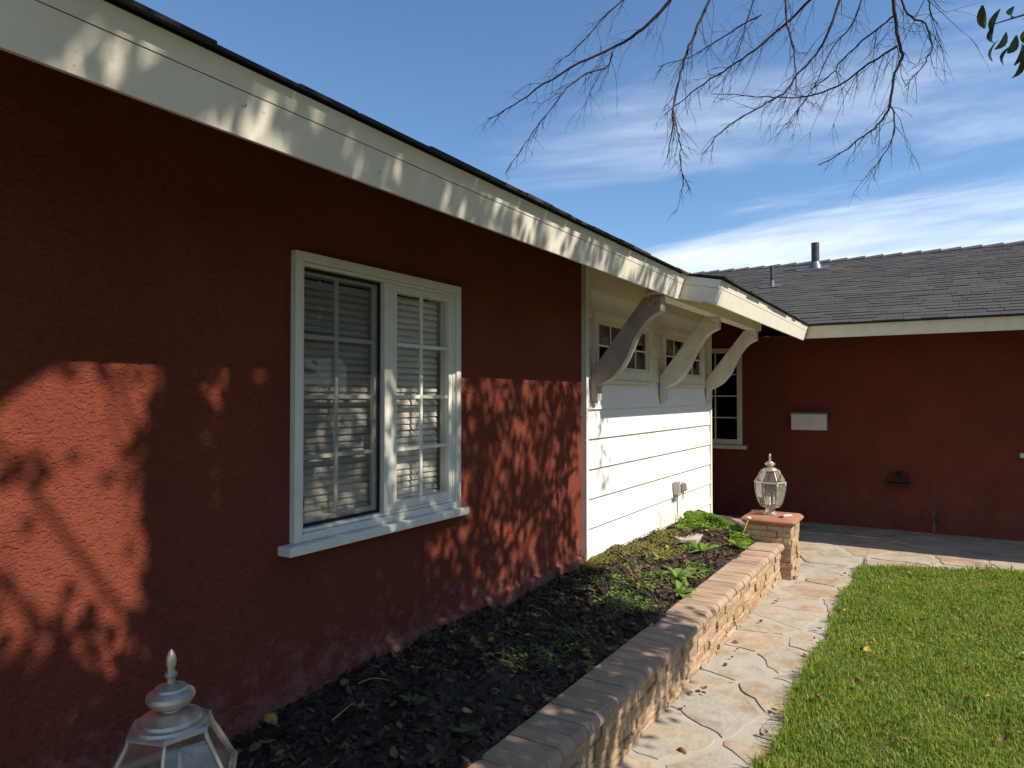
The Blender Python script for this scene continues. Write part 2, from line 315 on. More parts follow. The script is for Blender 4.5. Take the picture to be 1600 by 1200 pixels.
# ================================================================== SETTING
def clip_poly(poly, a, b, c):
    """keep a*x+b*y<=c"""
    out = []
    for i in range(len(poly)):
        p, q = poly[i], poly[(i+1) % len(poly)]
        dp = a*p[0]+b*p[1]-c; dq = a*q[0]+b*q[1]-c
        if dp <= 0: out.append(p)
        if dp*dq < 0:
            t = dp/(dp-dq); out.append((p[0]+(q[0]-p[0])*t, p[1]+(q[1]-p[1])*t))
    return out
g = MB(); g.box(-400, 400, -400, 400, -.30, -.06); tag(g.build('ground', 'ground_far'), kind='structure')
LAWN_X = 1.42
def lawn_far(x): return 6.86+.42*(x-1.42) if x < 3.0 else 7.52
lw = MB(); lw.prism([(LAWN_X, -3), (9, -3), (9, 7.52), (3.0, 7.52), (1.5, 6.90), (LAWN_X, 6.8)], 'z', -.05, .012)
lawn = lw.build('lawn', 'lawn_soil'); tag(lawn, kind='structure')

# flagstone path: mortar bed and separate stones
pm = MB(); pm.prism([(.5, -2), (1.46, -2), (1.46, 6.75), (3.0, 7.46), (9, 7.46), (9, 9.05), (-1.3, 9.05), (-1.3, 6.5), (.5, 6.5)], 'z', -.05, .0)
path = pm.build('flagstone_path', 'mortar'); tag(path, kind='structure')
def flagstones():
    rnd = random.Random(5); sites = []
    tries = 0
    while tries < 6000 and len(sites) < 170:
        tries += 1
        if rnd.random() < .5: p = (rnd.uniform(.80, 1.55), rnd.uniform(.6, 7.0))
        else: p = (rnd.uniform(-1.3, 4.6), rnd.uniform(6.6, 9.2))
        mind = .30 if p[1] < 6.8 else .38
        if all(((p[0]-q[0])**2*.8+(p[1]-q[1])**2) > mind*mind for q in sites): sites.append(p)
    for i, p in enumerate(sites):
        poly = [(p[0]-1, p[1]-1), (p[0]+1, p[1]-1), (p[0]+1, p[1]+1), (p[0]-1, p[1]+1)]
        for j, q in enumerate(sites):
            if i == j or abs(q[0]-p[0])+abs(q[1]-p[1]) > 2.2: continue
            a, b = q[0]-p[0], q[1]-p[1]; c = (q[0]**2+q[1]**2-p[0]**2-p[1]**2)/2
            d = math.hypot(a, b); poly = clip_poly(poly, a, b, c-d*rnd.uniform(.010, .030))
            if len(poly) < 3: break
        if len(poly) < 3: continue
        if p[1] < 6.75 and p[0] > .7: poly = clip_poly(poly, 1, 0, LAWN_X+.02); poly = clip_poly(poly, -1, 0, -.90) if p[1] < 6.6 else poly
        else:
            poly = clip_poly(poly, 0, 1, 9.0); poly = clip_poly(poly, 0, -1, -6.72)
            if p[0] > 1.3: poly = clip_poly(poly, .42, -1, .42*1.42-6.80)
        if len(poly) < 3: continue
        ar = abs(sum(poly[k][0]*poly[(k+1) % len(poly)][1]-poly[(k+1) % len(poly)][0]*poly[k][1] for k in range(len(poly))))/2
        if ar < .008: continue
        # roughen the outline
        pts = []
        for k in range(len(poly)):
            a, b = poly[k], poly[(k+1) % len(poly)]; n = max(1, int(math.hypot(b[0]-a[0], b[1]-a[1])/.045))
            for t in range(n):
                u = t/n; bx_, by_ = a[0]+(b[0]-a[0])*u, a[1]+(b[1]-a[1])*u; wob = .010*math.sin(bx_*17+by_*9)+.007*math.sin(by_*31-bx_*13); pts.append((bx_+wob+rnd.gauss(0, .005), by_+wob*.7+rnd.gauss(0, .005)))
        cx = sum(q[0] for q in pts)/len(pts); cy = sum(q[1] for q in pts)/len(pts); h = rnd.uniform(.003, .007); n = len(pts)
        tx, ty = rnd.gauss(0, .008), rnd.gauss(0, .008)
        vs = [(q[0]-cx, q[1]-cy, -.015) for q in pts]+[((q[0]-cx)*.975, (q[1]-cy)*.975, h+tx*(q[0]-cx)+ty*(q[1]-cy)) for q in pts]+[(0, 0, h+.003)]
        fs = [(k, (k+1) % n, n+(k+1) % n, n+k) for k in range(n)]+[(n+k, n+(k+1) % n, 2*n) for k in range(n)]
        MB().add(vs, fs).build('flagstone', 'flagstone', path, loc=(cx, cy, 0))
flagstones()

# raised planting bed
def bed_z(x, y):
    return .405-.13*(max(x, 0)/.72)**1.3+.018*math.sin(y*3.1+x*4)+.012*math.sin(y*7.3-x*9)+.008*math.sin(y*15+x*22)
def bed():
    nx, ny = 22, 150; vs = []; fs = []
    for j in range(ny+1):
        for i in range(nx+1):
            x = -.02+.76*i/nx; y = .6+6.15*j/ny
            vs.append((x, y, bed_z(x, y)+random.gauss(0, .004)))
    fs = [(j*(nx+1)+i, j*(nx+1)+i+1, (j+1)*(nx+1)+i+1, (j+1)*(nx+1)+i) for j in range(ny) for i in range(nx)]
    o = MB().add(vs, fs).build('planting_bed', 'soil', smooth=True); tag(o, kind='structure'); return o
bed_o = bed()

# ================================================================== HOUSE
house = empty('house', (0, 4, 0)); tag(house, 'single storey red stucco house with cream trim and grey shingle roof', 'house')
HO = Vector((0, 4, 0))
def part(mb, name, mat, parent=None, **k):
    """mesh in world coordinates made a child of the house (or of a house part)"""
    mb.v = [(p[0]-HO.x, p[1]-HO.y, p[2]-HO.z) for p in mb.v]
    return mb.build(name, mat, parent or house, **k)
def rect_with_holes(mb, axis, a0, a1, y0, y1, z0, z1, holes):
    """thick wall (a0..a1 along axis) spanning y0..y1, z0..z1 with rectangular holes, as butted blocks"""
    ys = sorted({y0, y1}|{h[0] for h in holes}|{h[1] for h in holes})
    for i in range(len(ys)-1):
        ya, yb = ys[i], ys[i+1]; mid = (ya+yb)/2
        segs = [(z0, z1)]
        for h in holes:
            if h[0] <= mid <= h[1]: segs = [s for t in segs for s in ((t[0], min(t[1], h[2])), (max(t[0], h[3]), t[1])) if s[1]-s[0] > 1e-4]
        for s in segs:
            if axis == 'x': mb.box(a0, a1, ya, yb, s[0], s[1])
            else: mb.box(ya, yb, a0, a1, s[0], s[1])
WIN = (1.755, 2.773, .985, 2.058)
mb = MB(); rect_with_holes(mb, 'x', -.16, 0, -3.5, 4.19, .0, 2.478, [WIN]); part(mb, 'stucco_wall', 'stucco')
mb = MB(); mb.prism([(0, 0), (.024, 0), (.024, .452), (.002, .464), (0, .464)], 'y', -3.5, 4.188); part(mb, 'foundation_ledge', 'stucco')
WWIN = (-1.05, -.11, .915, 2.135)
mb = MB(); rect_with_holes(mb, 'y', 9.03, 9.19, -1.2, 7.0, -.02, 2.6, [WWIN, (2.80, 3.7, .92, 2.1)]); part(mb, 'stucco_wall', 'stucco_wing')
mb = MB(); mb.box(-1.36, -1.2, 7.0, 9.03, -.02, 2.55); part(mb, 'stucco_wall', 'stucco_wing')     # back of the entry recess
mb = MB(); mb.box(-1.2, -.1605, 7.02, 7.164, -.02, 2.45); part(mb, 'stucco_wall', 'stucco_wing')      # end wall of the clapboard bay
mb = MB(); mb.box(-2.5, -2.4, -3.5, 7.0, 0, 2.42); mb.box(-2.4, -.16, -3.5, -3.4, 0, 2.42); mb.box(-2.4, -.16, 3.9, 4.0, 0, 2.42); mb.box(-2.4, -.17, -3.4, 3.9, 2.36, 2.42); mb.box(-2.4, -.17, -3.4, 3.9, .1, .16)
part(mb, 'interior_wall', 'room_dark')
mb = MB(); mb.box(-1.2, 5, 11.2, 11.3, 0, 2.5); mb.box(-1.2, 5, 9.2, 11.2, .02, .06); mb.box(-1.2, 5, 9.2, 11.2, 2.5, 2.55); part(mb, 'interior_wall', 'room_dark')

# ---- clapboard wall
mb = MB(); mb.box(-.16, .004, 4.1905, 7.165, .0, 2.476); clap = part(mb, 'clapboard_wall', 'siding_paint')
SW = [(4.31, 5.405, 1.640, 2.112), (5.685, 6.878, 1.635, 2.110)]
def boards():
    zs = [.22, .425, .63, .83, 1.03, 1.235, 1.435, 1.64, 1.845, 2.05, 2.26, 2.44]
    for i in range(len(zs)-1):
        z0, z1 = zs[i], zs[i+1]+.012
        spans = [(4.226, 7.128)]
        if z0 >= 1.63:
            c = [4.226]
            for w in SW: c += [w[0]-.004, w[1]+.004]
            c.append(7.128); spans = [(c[k], c[k+1]) for k in range(0, len(c), 2)]
            if z0 > 2.1: spans = [(4.226, 7.128)]
        if z0 < 1.6 and i % 2: j_ = random.uniform(4.9, 6.5); spans = [(4.226, j_-.001), (j_+.001, 7.128)]
        for a, b in spans:
            if b-a < .01: continue
            m = MB(); m.prism([(.005, z0), (.030, z0), (.012, z1), (.005, z1)], 'y', a, b); part(m, 'siding_board', 'siding_paint' if z0 < 1.6 else 'cream_paint', clap)  # upper boards cream: warm bounce under the eave put into their colour
boards()
mb = MB(); mb.box(.001, .036, 4.191, 4.2245, .25, 2.435); part(mb, 'corner_trim', 'white_paint')
mb = MB(); mb.box(-.10, .036, 7.130, 7.172, .10, 2.43); part(mb, 'corner_trim', 'white_paint')
mb = MB(); mb.box(.014, .034, 5.60, 5.99, .40, .555); cv = part(mb, 'crawl_vent', 'white_paint', bevel=.004)
mb = MB(); mb.box(.0345, .042, 5.62, 5.97, .415, .54); part(mb, 'vent_panel', 'white_paint', cv, bevel=.003)

# ---- windows
def bars(mb, x0, x1, rects):
    for (ya, yb, za, zb) in rects: mb.box(x0, x1, ya, yb, za, zb)
def frame_rects(ya, yb, za, zb, w, wb=None):
    wb = wb or w
    return [(ya, ya+w, za, zb), (yb-w, yb, za, zb), (ya+w, yb-w, za, za+wb), (ya+w, yb-w, zb-w, zb)]
# main sliding window
mb = MB(); bars(mb, -.05, .028, frame_rects(1.745, 2.783, .978, 2.066, .036, .03)); bars(mb, -.05, .016, frame_rects(1.782, 2.746, 1.009, 2.029, .014)); mb.box(-.05, .020, 2.236, 2.292, 1.023, 2.015)
w = part(mb, 'window', 'vinyl', bevel=.003); w['label'] = 'large sliding window with white grids and closed blinds'
mb = MB(); bars(mb, -.16, -.0505, frame_rects(1.7552, 2.7728, .9852, 2.0578, .012)); part(mb, 'jamb', 'vinyl', w)
mb = MB(); mb.box(-.05, .068, 1.692, 2.800, .942, .9765); part(mb, 'sill', 'white_paint', w, bevel=.004)
mb = MB(); bars(mb, -.042, .012, frame_rects(2.293, 2.731, 1.024, 2.014, .030, .034)); part(mb, 'sash', 'vinyl', w, bevel=.002)
mb = MB(); bars(mb, -.044, -.018, frame_rects(1.797, 2.235, 1.024, 2.014, .022, .03)); part(mb, 'sash', 'vinyl', w, bevel=.002)
mb = MB(); mb.box(-.012, -.008, 2.323, 2.701, 1.058, 1.984); part(mb, 'pane', 'window_glass', w)
mb = MB(); mb.box(-.034, -.030, 1.819, 2.213, 1.054, 1.992); part(mb, 'pane', 'window_glass', w)
mb = MB(); bars(mb, -.010, -.004, frame_rects(1.797, 2.232, 1.026, 2.012, .012)); part(mb, 'screen_frame', 'black_iron', w)
mb = MB(); mb.add([(-.006, 1.809, 1.038), (-.006, 2.220, 1.038), (-.006, 2.220, 2.0), (-.006, 1.809, 2.0)], [(0, 1, 2, 3)]); part(mb, 'insect_screen', 'insect_screen', w)
for (ya, yb, yc, x) in ((2.323, 2.701, 2.506, -.006), (1.819, 2.213, 1.996, -.028)):
    mb = MB(); mb.box(x-.001, x+.008, yc-.008, yc+.008, 1.055, 1.990); part(mb, 'muntin', 'vinyl', w)
    for z in (1.753, 1.520, 1.287):
        for a, b in ((ya, yc-.0085), (yc+.0085, yb)):
            mb = MB(); mb.box(x-.0005, x+.0075, a, b, z-.008, z+.008); part(mb, 'muntin', 'vinyl', w)
for z in (1.12, 1.92):
    mb = MB(); mb.box(-.0035, .002, 1.800, 1.812, z-.018, z+.018); part(mb, 'screen_clip', 'black_iron', w)
mb = MB(); mb.box(-.028, -.016, 2.196, 2.212, 1.32, 1.42); part(mb, 'latch', 'plastic_grey', w, bevel=.003)
sl = MB(); a = R(67); c_, s_ = math.cos(a)*.0165, math.sin(a)*.0165
sl.prism([(-p[0], p[1]) for p in [(-c_, -s_), (-c_*.2-.002, -s_*.1+.002), (c_, s_), (c_+.0008, s_-.0012), (-c_*.2-.001, -s_*.1), (-c_+.0008, -s_-.0012)]], 'y', -.455, .455)
slm = sl.mesh('blind_slat')
for i in range(33):
    o = link('blind_slat', slm, 'blind', w, loc=(-.066+random.gauss(0, .0008), 2.246-HO.y, 1.03+i*.0293)); o.rotation_euler = (random.gauss(0, .003), random.gauss(0, .03), 0)
for y in (1.93, 2.22, 2.52):
    mb = MB(); mb.tube([(-.048, y, 1.02), (-.048, y, 2.0)], .0012, 5); part(mb, 'blind_cord', 'blind', w)
mb = MB(); mb.box(-.095, -.0515, 1.79, 2.70, 1.996, 2.04); part(mb, 'blind_rail', 'blind', w)
# two small clapboard-wall windows
for (ya, yb, za, zb) in SW:
    mb = MB(); bars(mb, .006, .048, frame_rects(ya, yb, za, zb, .062, .075)); bars(mb, .006, .034, frame_rects(ya+.0625, yb-.0625, za+.0755, zb-.0625, .022))
    ym = ya+(yb-ya)*.52; mb.box(.007, .036, ym-.018, ym+.018, za+.098, zb-.085)
    w2 = part(mb, 'window', 'cream_paint', bevel=.003); w2['label'] = 'small high slider window behind the eave brackets'
    for (a, b) in ((ya+.085, ym-.0185), (ym+.0185, yb-.085)):
        m = MB(); m.box(.012, .015, a, b, za+.098, zb-.085); part(m, 'pane', 'dark_glass', w2)
        yc = (a+b)/2; zc = (za+zb)/2+.005
        m = MB(); m.box(.0155, .022, yc-.006, yc+.006, za+.098, zb-.085); part(m, 'muntin', 'vinyl', w2)
        for (p, q) in ((a, yc-.0065), (yc+.0065, b)):
            m = MB(); m.box(.0157, .0215, p, q, zc-.006, zc+.006); part(m, 'muntin', 'vinyl', w2)
    m = MB(); m.box(.006, .058, ya-.01, yb+.01, za-.022, za-.001); part(m, 'sill', 'cream_paint', w2, bevel=.003)
# wing windows (face -Y)
def wing_window(x0, x1, z0, z1, cols, rows, label):
    def fr(mb, y0, y1, rects):
        for (a, b, c, d) in rects: mb.box(a, b, y0, y1, c, d)
    mb = MB(); fr(mb, 9.005, 9.08, frame_rects(x0-.01, x1+.01, z0-.01, z1+.01, .062, .07)); w3 = part(mb, 'window', 'cream_paint', bevel=.003); w3['label'] = label
    mb = MB(); mb.box(x0-.07, x1+.07, 8.965, 9.06, z0-.060, z0-.0115); part(mb, 'sill', 'cream_paint', w3, bevel=.004)
    a, b, c, d = x0+.0525, x1-.0525, z0+.0605, z1-.0525
    mb = MB(); mb.box(a, b, 9.040, 9.044, c, d); part(mb, 'pane', 'dark_glass', w3)
    for i in range(1, cols):
        x = a+(b-a)*i/cols; m = MB(); m.box(x-.008, x+.008, 9.026, 9.0395, c, d); part(m, 'muntin', 'cream_paint', w3)
    for j in range(1, rows):
        z = c+(d-c)*j/rows
        for i in range(cols):
            m = MB(); m.box(a+(b-a)*i/cols+.0085, a+(b-a)*(i+1)/cols-.0085, 9.027, 9.0392, z-.008, z+.008); part(m, 'muntin', 'cream_paint', w3)
wing_window(-1.05, -.11, .915, 2.135, 3, 4, 'tall grid window in the shaded entry corner')
wing_window(2.82, 3.68, .94, 2.08, 3, 4, 'window on the wing wall at the right edge')

# ---- eaves
th = math.atan(.30); ct, st = math.cos(th), math.sin(th)
T1 = (.625, 2.318); T2 = (.860, 2.272); FL = .158
def fascia_prof(T, th_, split):
    """tilted board profile (x,z): outer top T, square to the roof"""
    c, s = math.cos(th_), math.sin(th_)
    def P(u, v): return (T[0]-s*u-c*v, T[1]-c*u+s*v)      # u down the face, v inwards
    up = [P(0, 0), P(split, 0), P(split, .034), P(0, .034)]
    lo = [P(split+.0025, .0015), P(FL, .0015), P(FL, .040), P(split+.0025, .040)]
    return up, lo
def fascia(T, y0, y1, th_=th, name='fascia_board'):
    up, lo = fascia_prof(T, th_, .052)
    m = MB(); m.prism(up[::-1], 'y', y0, y1); o = part(m, 'fascia_board', 'fascia_paint')
    m = MB(); m.prism(lo[::-1], 'y', y0, y1); part(m, 'lower_board', 'fascia_paint', o)
YJ = 4.50
fascia(T1, -3.5, 3.048); fascia(T1, 3.051, YJ); fascia(T2, YJ+.0, 7.905)
# wing fascia (faces -Y): same profile along x
def fascia_wing(TY, x0, x1):
    up, lo = fascia_prof((0, TY[1]), math.atan(.33), .150)
    f = lambda pr: [(TY[0]-p[0], p[1]) for p in pr]
    m = MB(); m.prism(f(up), 'x', x0, x1); part(m, 'fascia_board', 'cream_paint')
WT = (7.895, 2.285)
fascia_wing(WT, .80, 7.2)
# jog board (rake) facing -Y at the step between the two eaves
def jog():
    p0 = fascia_prof(T1, th, .052); p1 = fascia_prof(T2, th, .052)
    a, b = p0[0][0], p1[0][0]; a2, b2 = p0[1][1], p1[1][1]
    def lerp(p, q, t): return (p[0]+(q[0]-p[0])*t, p[1]+(q[1]-p[1])*t)
    top = [(a[0]-.03, a[1]+.008), (b[0]-.001, b[1]-.001)]; bot = [(b2[0]-.001, b2[1]), (a2[0]-.03, a2[1]+.008)]
    ms = [lerp(top[0], bot[1], .34), lerp(top[1], bot[0], .34)]
    m = MB(); m.prism([top[0], top[1], ms[1], ms[0]], 'y', YJ-.030, YJ-.001); o = part(m, 'fascia_board', 'fascia_paint'); o['label'] = 'short weathered board where the eave steps outward'
    # lower piece with a broken bottom edge
    n = 14; low = []
    rnd = random.Random(3)
    for i in range(n+1):
        t = i/n; p = lerp(bot[0], bot[1], t); q = rnd.uniform(0, .012) if t < .5 else rnd.uniform(0, .002); low.append((p[0], p[1]+q))
    ms2 = [(ms[0][0], ms[0][1]-.002), (ms[1][0], ms[1][1]-.002)]
    m = MB(); m.prism([ms2[0], ms2[1]]+low, 'y', YJ-.027, YJ-.0015); part(m, 'lower_board', 'fascia_paint', o)
jog()
# soffit, roof decks
def slab(pts_xy, zf, t, name, mat, parent=None):
    n = len(pts_xy); vs = [(x, y, zf(x, y)) for x, y in pts_xy]+[(x, y, zf(x, y)-t) for x, y in pts_xy]
    fs = [tuple(range(n)), tuple(range(n, 2*n))[::-1]]+[(i, n+i, n+(i+1) % n, (i+1) % n) for i in range(n)]
    return part(MB().add(vs, fs), name, mat, parent)
zm = lambda x, y: 2.326+.30*(.625-x)
zk = lambda x, y: 2.326+(.625-x)*.196
zw = lambda x, y: 2.293+.33*(y-7.895)
slab([(.615, -3.6), (.615, YJ), (.0, YJ), (.0, YJ+.0), (-3.4, YJ), (-3.4, -3.6)][:3]+[(-3.4, YJ), (-3.4, -3.6)], zm, .018, 'roof', 'shingle_edge')
slab([(.616, YJ-.028), (.852, YJ-.028), (.852, 7.885), (.616, 7.885)], zk, .016, 'roof', 'shingle_edge')
slab([(.6145, YJ), (.6145, 7.90), (.40, 8.3), (-3.4, 12.1), (-3.4, YJ)], zm, .018, 'roof', 'shingle_edge')
YR = 12.2
wroof = slab([(.84, 7.880), (7.3, 7.880), (7.3, YR), (-3.4, YR), (-3.4, 12.0)], zw, .02, 'roof', 'shingle_edge')
slab([(7.3, YR), (7.3, 16), (-3.4, 16), (-3.4, YR)], lambda x, y: zw(x, YR)-.33*(y-YR), .02, 'roof', 'shingle_edge')
mb = MB(); mb.box(-3.4, -.2, -3.45, 12, 2.44, 2.46); part(mb, 'ceiling', 'room_dark')
# soffits
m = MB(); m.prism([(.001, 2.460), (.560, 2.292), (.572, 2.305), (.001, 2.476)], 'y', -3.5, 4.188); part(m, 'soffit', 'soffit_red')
m = MB(); m.prism([(.001, 2.456), (.560, 2.289), (.572, 2.302), (.001, 2.474)], 'y', 4.1885, YJ); part(m, 'soffit', 'cream_paint')
m = MB(); m.prism([(.001, 2.454), (.560, 2.287), (.805, 2.240), (.805, 2.252), (.565, 2.300), (.001, 2.472)], 'y', YJ+.001, 7.89); part(m, 'soffit', 'cream_paint')
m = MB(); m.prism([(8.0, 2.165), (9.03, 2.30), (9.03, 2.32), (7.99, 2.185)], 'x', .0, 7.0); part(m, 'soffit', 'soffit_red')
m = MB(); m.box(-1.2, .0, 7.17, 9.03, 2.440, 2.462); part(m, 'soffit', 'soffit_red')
# beam on brackets
m = MB(); m.box(.455, .528, 4.21, 7.20, 2.182, 2.292); bm_ = part(m, 'eave_beam', 'cream_paint', bevel=.003)
m = MB(); m.box(.440, .536, 4.30, 7.12, 2.170, 2.1815); part(m, 'bearing_plate', 'cream_paint', bm_)
def bracket_outline():
    lower = [(.525, 2.074), (.455, 2.040), (.40, 1.985), (.352, 1.915), (.312, 1.832), (.272, 1.752), (.225, 1.690), (.165, 1.637), (.072, 1.590)]
    # smooth the lower curve (Catmull-Rom)
    pts = []
    for i in range(len(lower)-1):
        p0, p1, p2, p3 = lower[max(i-1, 0)], lower[i], lower[i+1], lower[min(i+2, len(lower)-1)]
        for k in range(4):
            t = k/4; f = lambda a, b, c, d: .5*(2*b+(c-a)*t+(2*a-5*b+4*c-d)*t*t+(3*b-a-3*c+d)*t**3)
            pts.append((f(p0[0], p1[0], p2[0], p3[0]), f(p0[1], p1[1], p2[1], p3[1])))
    return [(.405, 2.169), (.525, 2.169)]+pts+[(.072, 1.590), (.070, 1.492), (.031, 1.492), (.031, 1.700), (.05, 1.715)]
for y in (4.275, 5.62, 6.975):
    m = MB(); m.prism(bracket_outline()[::-1], 'y', y, y+.088); o = part(m, 'eave_bracket', 'bracket_paint' if y > 4.5 else 'bracket_weathered_shaded', bevel=.004)
    m = MB(); m.box(.031, .050, y+.020, y+.068, 1.462, 1.4915); part(m, 'bracket_foot', 'bracket_paint', o)
    for (x, z) in ((.455, 2.14), (.49, 2.12)):
        m = MB(); m.tube([(x, y-.001, z), (x, y-.004, z)], .006, 8); part(m, 'bolt', 'old_pipe', o)

# ---- main eave shingle edge pieces
rnd = random.Random(2); y = -1.2
while y < 7.86:
    L_ = rnd.uniform(.16, .32); y1 = min(y+L_, 7.87)
    x1 = (.648 if y < YJ-.04 else .882)+rnd.uniform(-.006, .010)
    if y < YJ-.04 < y1: y1 = YJ-.04
    zf = zm if y < YJ-.04 else zk; t = rnd.uniform(.007, .015)
    x0 = x1-.25
    m = MB(); m.add([(x0, y, zf(x0, 0)+.004), (x1, y, zf(x1, 0)+.003), (x1, y1-.003, zf(x1, 0)+.003), (x0, y1-.003, zf(x0, 0)+.004),
                     (x0, y, zf(x0, 0)+.008), (x1, y, zf(x1, 0)+.003+t), (x1, y1-.003, zf(x1, 0)+.003+t), (x0, y1-.003, zf(x0, 0)+.008)],
                    [(0, 3, 2, 1), (4, 5, 6, 7), (0, 1, 5, 4), (1, 2, 6, 5), (2, 3, 7, 6), (3, 0, 4, 7)])
    part(m, 'eave_shingle', 'shingle_edge'); y = y1
# ---- wing roof shingles
def shingles():
    rnd = random.Random(9); EXP = .143; cw = math.cos(math.atan(.33)); run = EXP*cw
    var = []
    for k in range(6):       # six shared tab meshes of unit width: x 0..1, y along run
        t = .006+.0014*k; j = rnd.uniform(-.004, .004)
        m = MB(); y0, y1 = 0+j, run*1.25
        z = lambda yy: .33*yy
        m.add([(0, y0, z(y0)-.002), (1, y0, z(y0)-.002), (1, y1, z(y1)), (0, y1, z(y1)), (0, y0, z(y0)+t), (1, y0, z(y0)+t), (1, y1, z(y1)+.002), (0, y1, z(y1)+.002)],
              [(0, 3, 2, 1), (4, 5, 6, 7), (0, 1, 5, 4), (1, 2, 6, 5), (2, 3, 7, 6), (3, 0, 4, 7)])
        var.append((m, m.mesh('shingle')))
    field = MB(); count = 0; nrow = int((YR-7.88)/run)
    for r in range(nrow+1):
        yy = 7.868+r*run
        if yy > YR-.06: break
        x = max(.84-(yy-7.88)*1.0, -3.2)-rnd.uniform(0, .2)
        while x < 7.2:
            wd = rnd.choice((.14, .2, .26, .3, .34))*rnd.uniform(.9, 1.1); k = rnd.randrange(6)
            base = (x, yy, 2.293+.33*(yy-7.895)+.001)
            inview = (-.30+.17*(yy-7.9) < 9) and x < 2.9+.11*(yy-7.9) and x > .80-(yy-7.9)*.66
            if inview and count < 300:
                o = link('shingle', var[k][1], 'shingle', wroof, loc=(base[0]-HO.x, base[1]-HO.y, base[2]-HO.z)); o.scale = (wd-.004, 1, 1); count += 1
            else:
                field.add([(base[0]+v[0]*(wd-.004), base[1]+v[1], base[2]+v[2]) for v in var[k][0].v], var[k][0].f)
            x += wd
    o = part(field, 'shingle_field', 'shingle_field', wroof); o['kind'] = 'stuff'
    x = -3.3
    while x < 7.2:
        m = MB(); zr = zw(0, YR); a = .16; x1 = x+.275
        m.add([(x, YR-a, zr-a*.33+.012), (x, YR, zr+.016), (x, YR+a, zr-a*.33+.012), (x1, YR-a, zr-a*.33+.026), (x1, YR, zr+.040), (x1, YR+a, zr-a*.33+.026),
               (x1, YR-a, zr-a*.33+.004), (x1, YR, zr+.010), (x1, YR+a, zr-a*.33+.004), (x, YR-a, zr-a*.33-.002), (x, YR+a, zr-a*.33-.002)],
              [(0, 3, 4, 1), (1, 4, 5, 2), (3, 6, 7, 4), (4, 7, 8, 5), (0, 9, 6, 3), (2, 5, 8, 10)])
        part(m, 'ridge_shingle', 'shingle', wroof); x += .255
shingles()
# vent pipes
for (x, y, r, h, fl) in ((.41, 11.60, .058, .40, .20), (.02, 10.30, .024, .30, .12)):
    z = zw(x, y); m = MB(); m.lathe([(r, z-.05), (r, z+h), (r*.86, z+h), (r*.86, z+h-.05)], 18, (x, y)); o = part(m, 'vent_pipe', 'vent_metal', smooth='auto')
    m = MB(); m.lathe([(r*1.9, z-.02), (r*1.25, z+.06+r*.3), (r*1.05, z+.085+r*.3)], 18, (x, y)); part(m, 'flashing_cone', 'flashing', o, smooth='auto')
    m = MB(); vs = [(x+dx, y+dy, zw(x, y+dy)+.020) for dx, dy in ((-fl*1.3, -fl), (fl, -fl), (fl, fl*.6), (-fl*1.3, fl*.6))]; m.add(vs+[(p[0], p[1], p[2]-.012) for p in vs], [(0, 1, 2, 3), (7, 6, 5, 4), (0, 4, 5, 1), (1, 5, 6, 2), (2, 6, 7, 3), (3, 7, 4, 0)]); part(m, 'flashing', 'flashing', o)

# ================================================================== PLANTER
planter = empty('planter_wall', (.8, 3.5, 0)); tag(planter, 'low planter wall of stacked tan stone with bullnose brick cap', 'planter')
PO = Vector((.8, 3.5, 0))
def ppart(mb, name, mat, parent=None, off=None, **k):
    q = off or PO
    mb.v = [(p[0]-q.x, p[1]-q.y, p[2]-q.z) for p in mb.v]; return mb.build(name, mat, parent or planter, **k)
Y0P, Y1P = .95, 6.11
m = MB(); m.box(.715, .868, Y0P, Y1P, -.04, .236); m.box(.05, .60, 6.62, 6.74, -.04, .27); ppart(m, 'wall_core', 'stone_core')
# rough stone variants
def stone_mesh(seed, nx=4, nz=3):
    r = random.Random(seed); vs = []; fs = []
    # unit: length along y (-.5...5), height z (0..1), front +x at 1
    for j in range(nz+1):
        for i in range(nx+1):
            e = (i in (0, nx)) or (j in (0, nz)); x = 1+(r.gauss(0, .06) if not e else r.uniform(-.16, -.03))
            vs.append((x, -.5+i/nx+(r.gauss(0, .03) if 0 < i < nx else r.gauss(0, .012)), j/nz+(r.gauss(0, .05) if 0 < j < nz else r.gauss(0, .025))))
    n = (nx+1)*(nz+1)
    W = nx+1
    fs = [(j*W+i, j*W+i+1, (j+1)*W+i+1, (j+1)*W+i) for j in range(nz) for i in range(nx)]
    border = [i for i in range(W)]+[j*W+nx for j in range(1, nz+1)]+[nz*W+i for i in range(nx-1, -1, -1)]+[j*W for j in range(nz-1, 0, -1)]
    b0 = len(vs)
    for k in border: vs.append((0, vs[k][1], vs[k][2]))
    m_ = len(border); fs += [(border[(k+1) % m_], border[k], b0+k, b0+(k+1) % m_) for k in range(m_)]
    me = bpy.data.meshes.new('ledge_stone'); me.from_pydata(vs, [], fs); me.update(); return me
STONES = [stone_mesh(i) for i in range(12)]
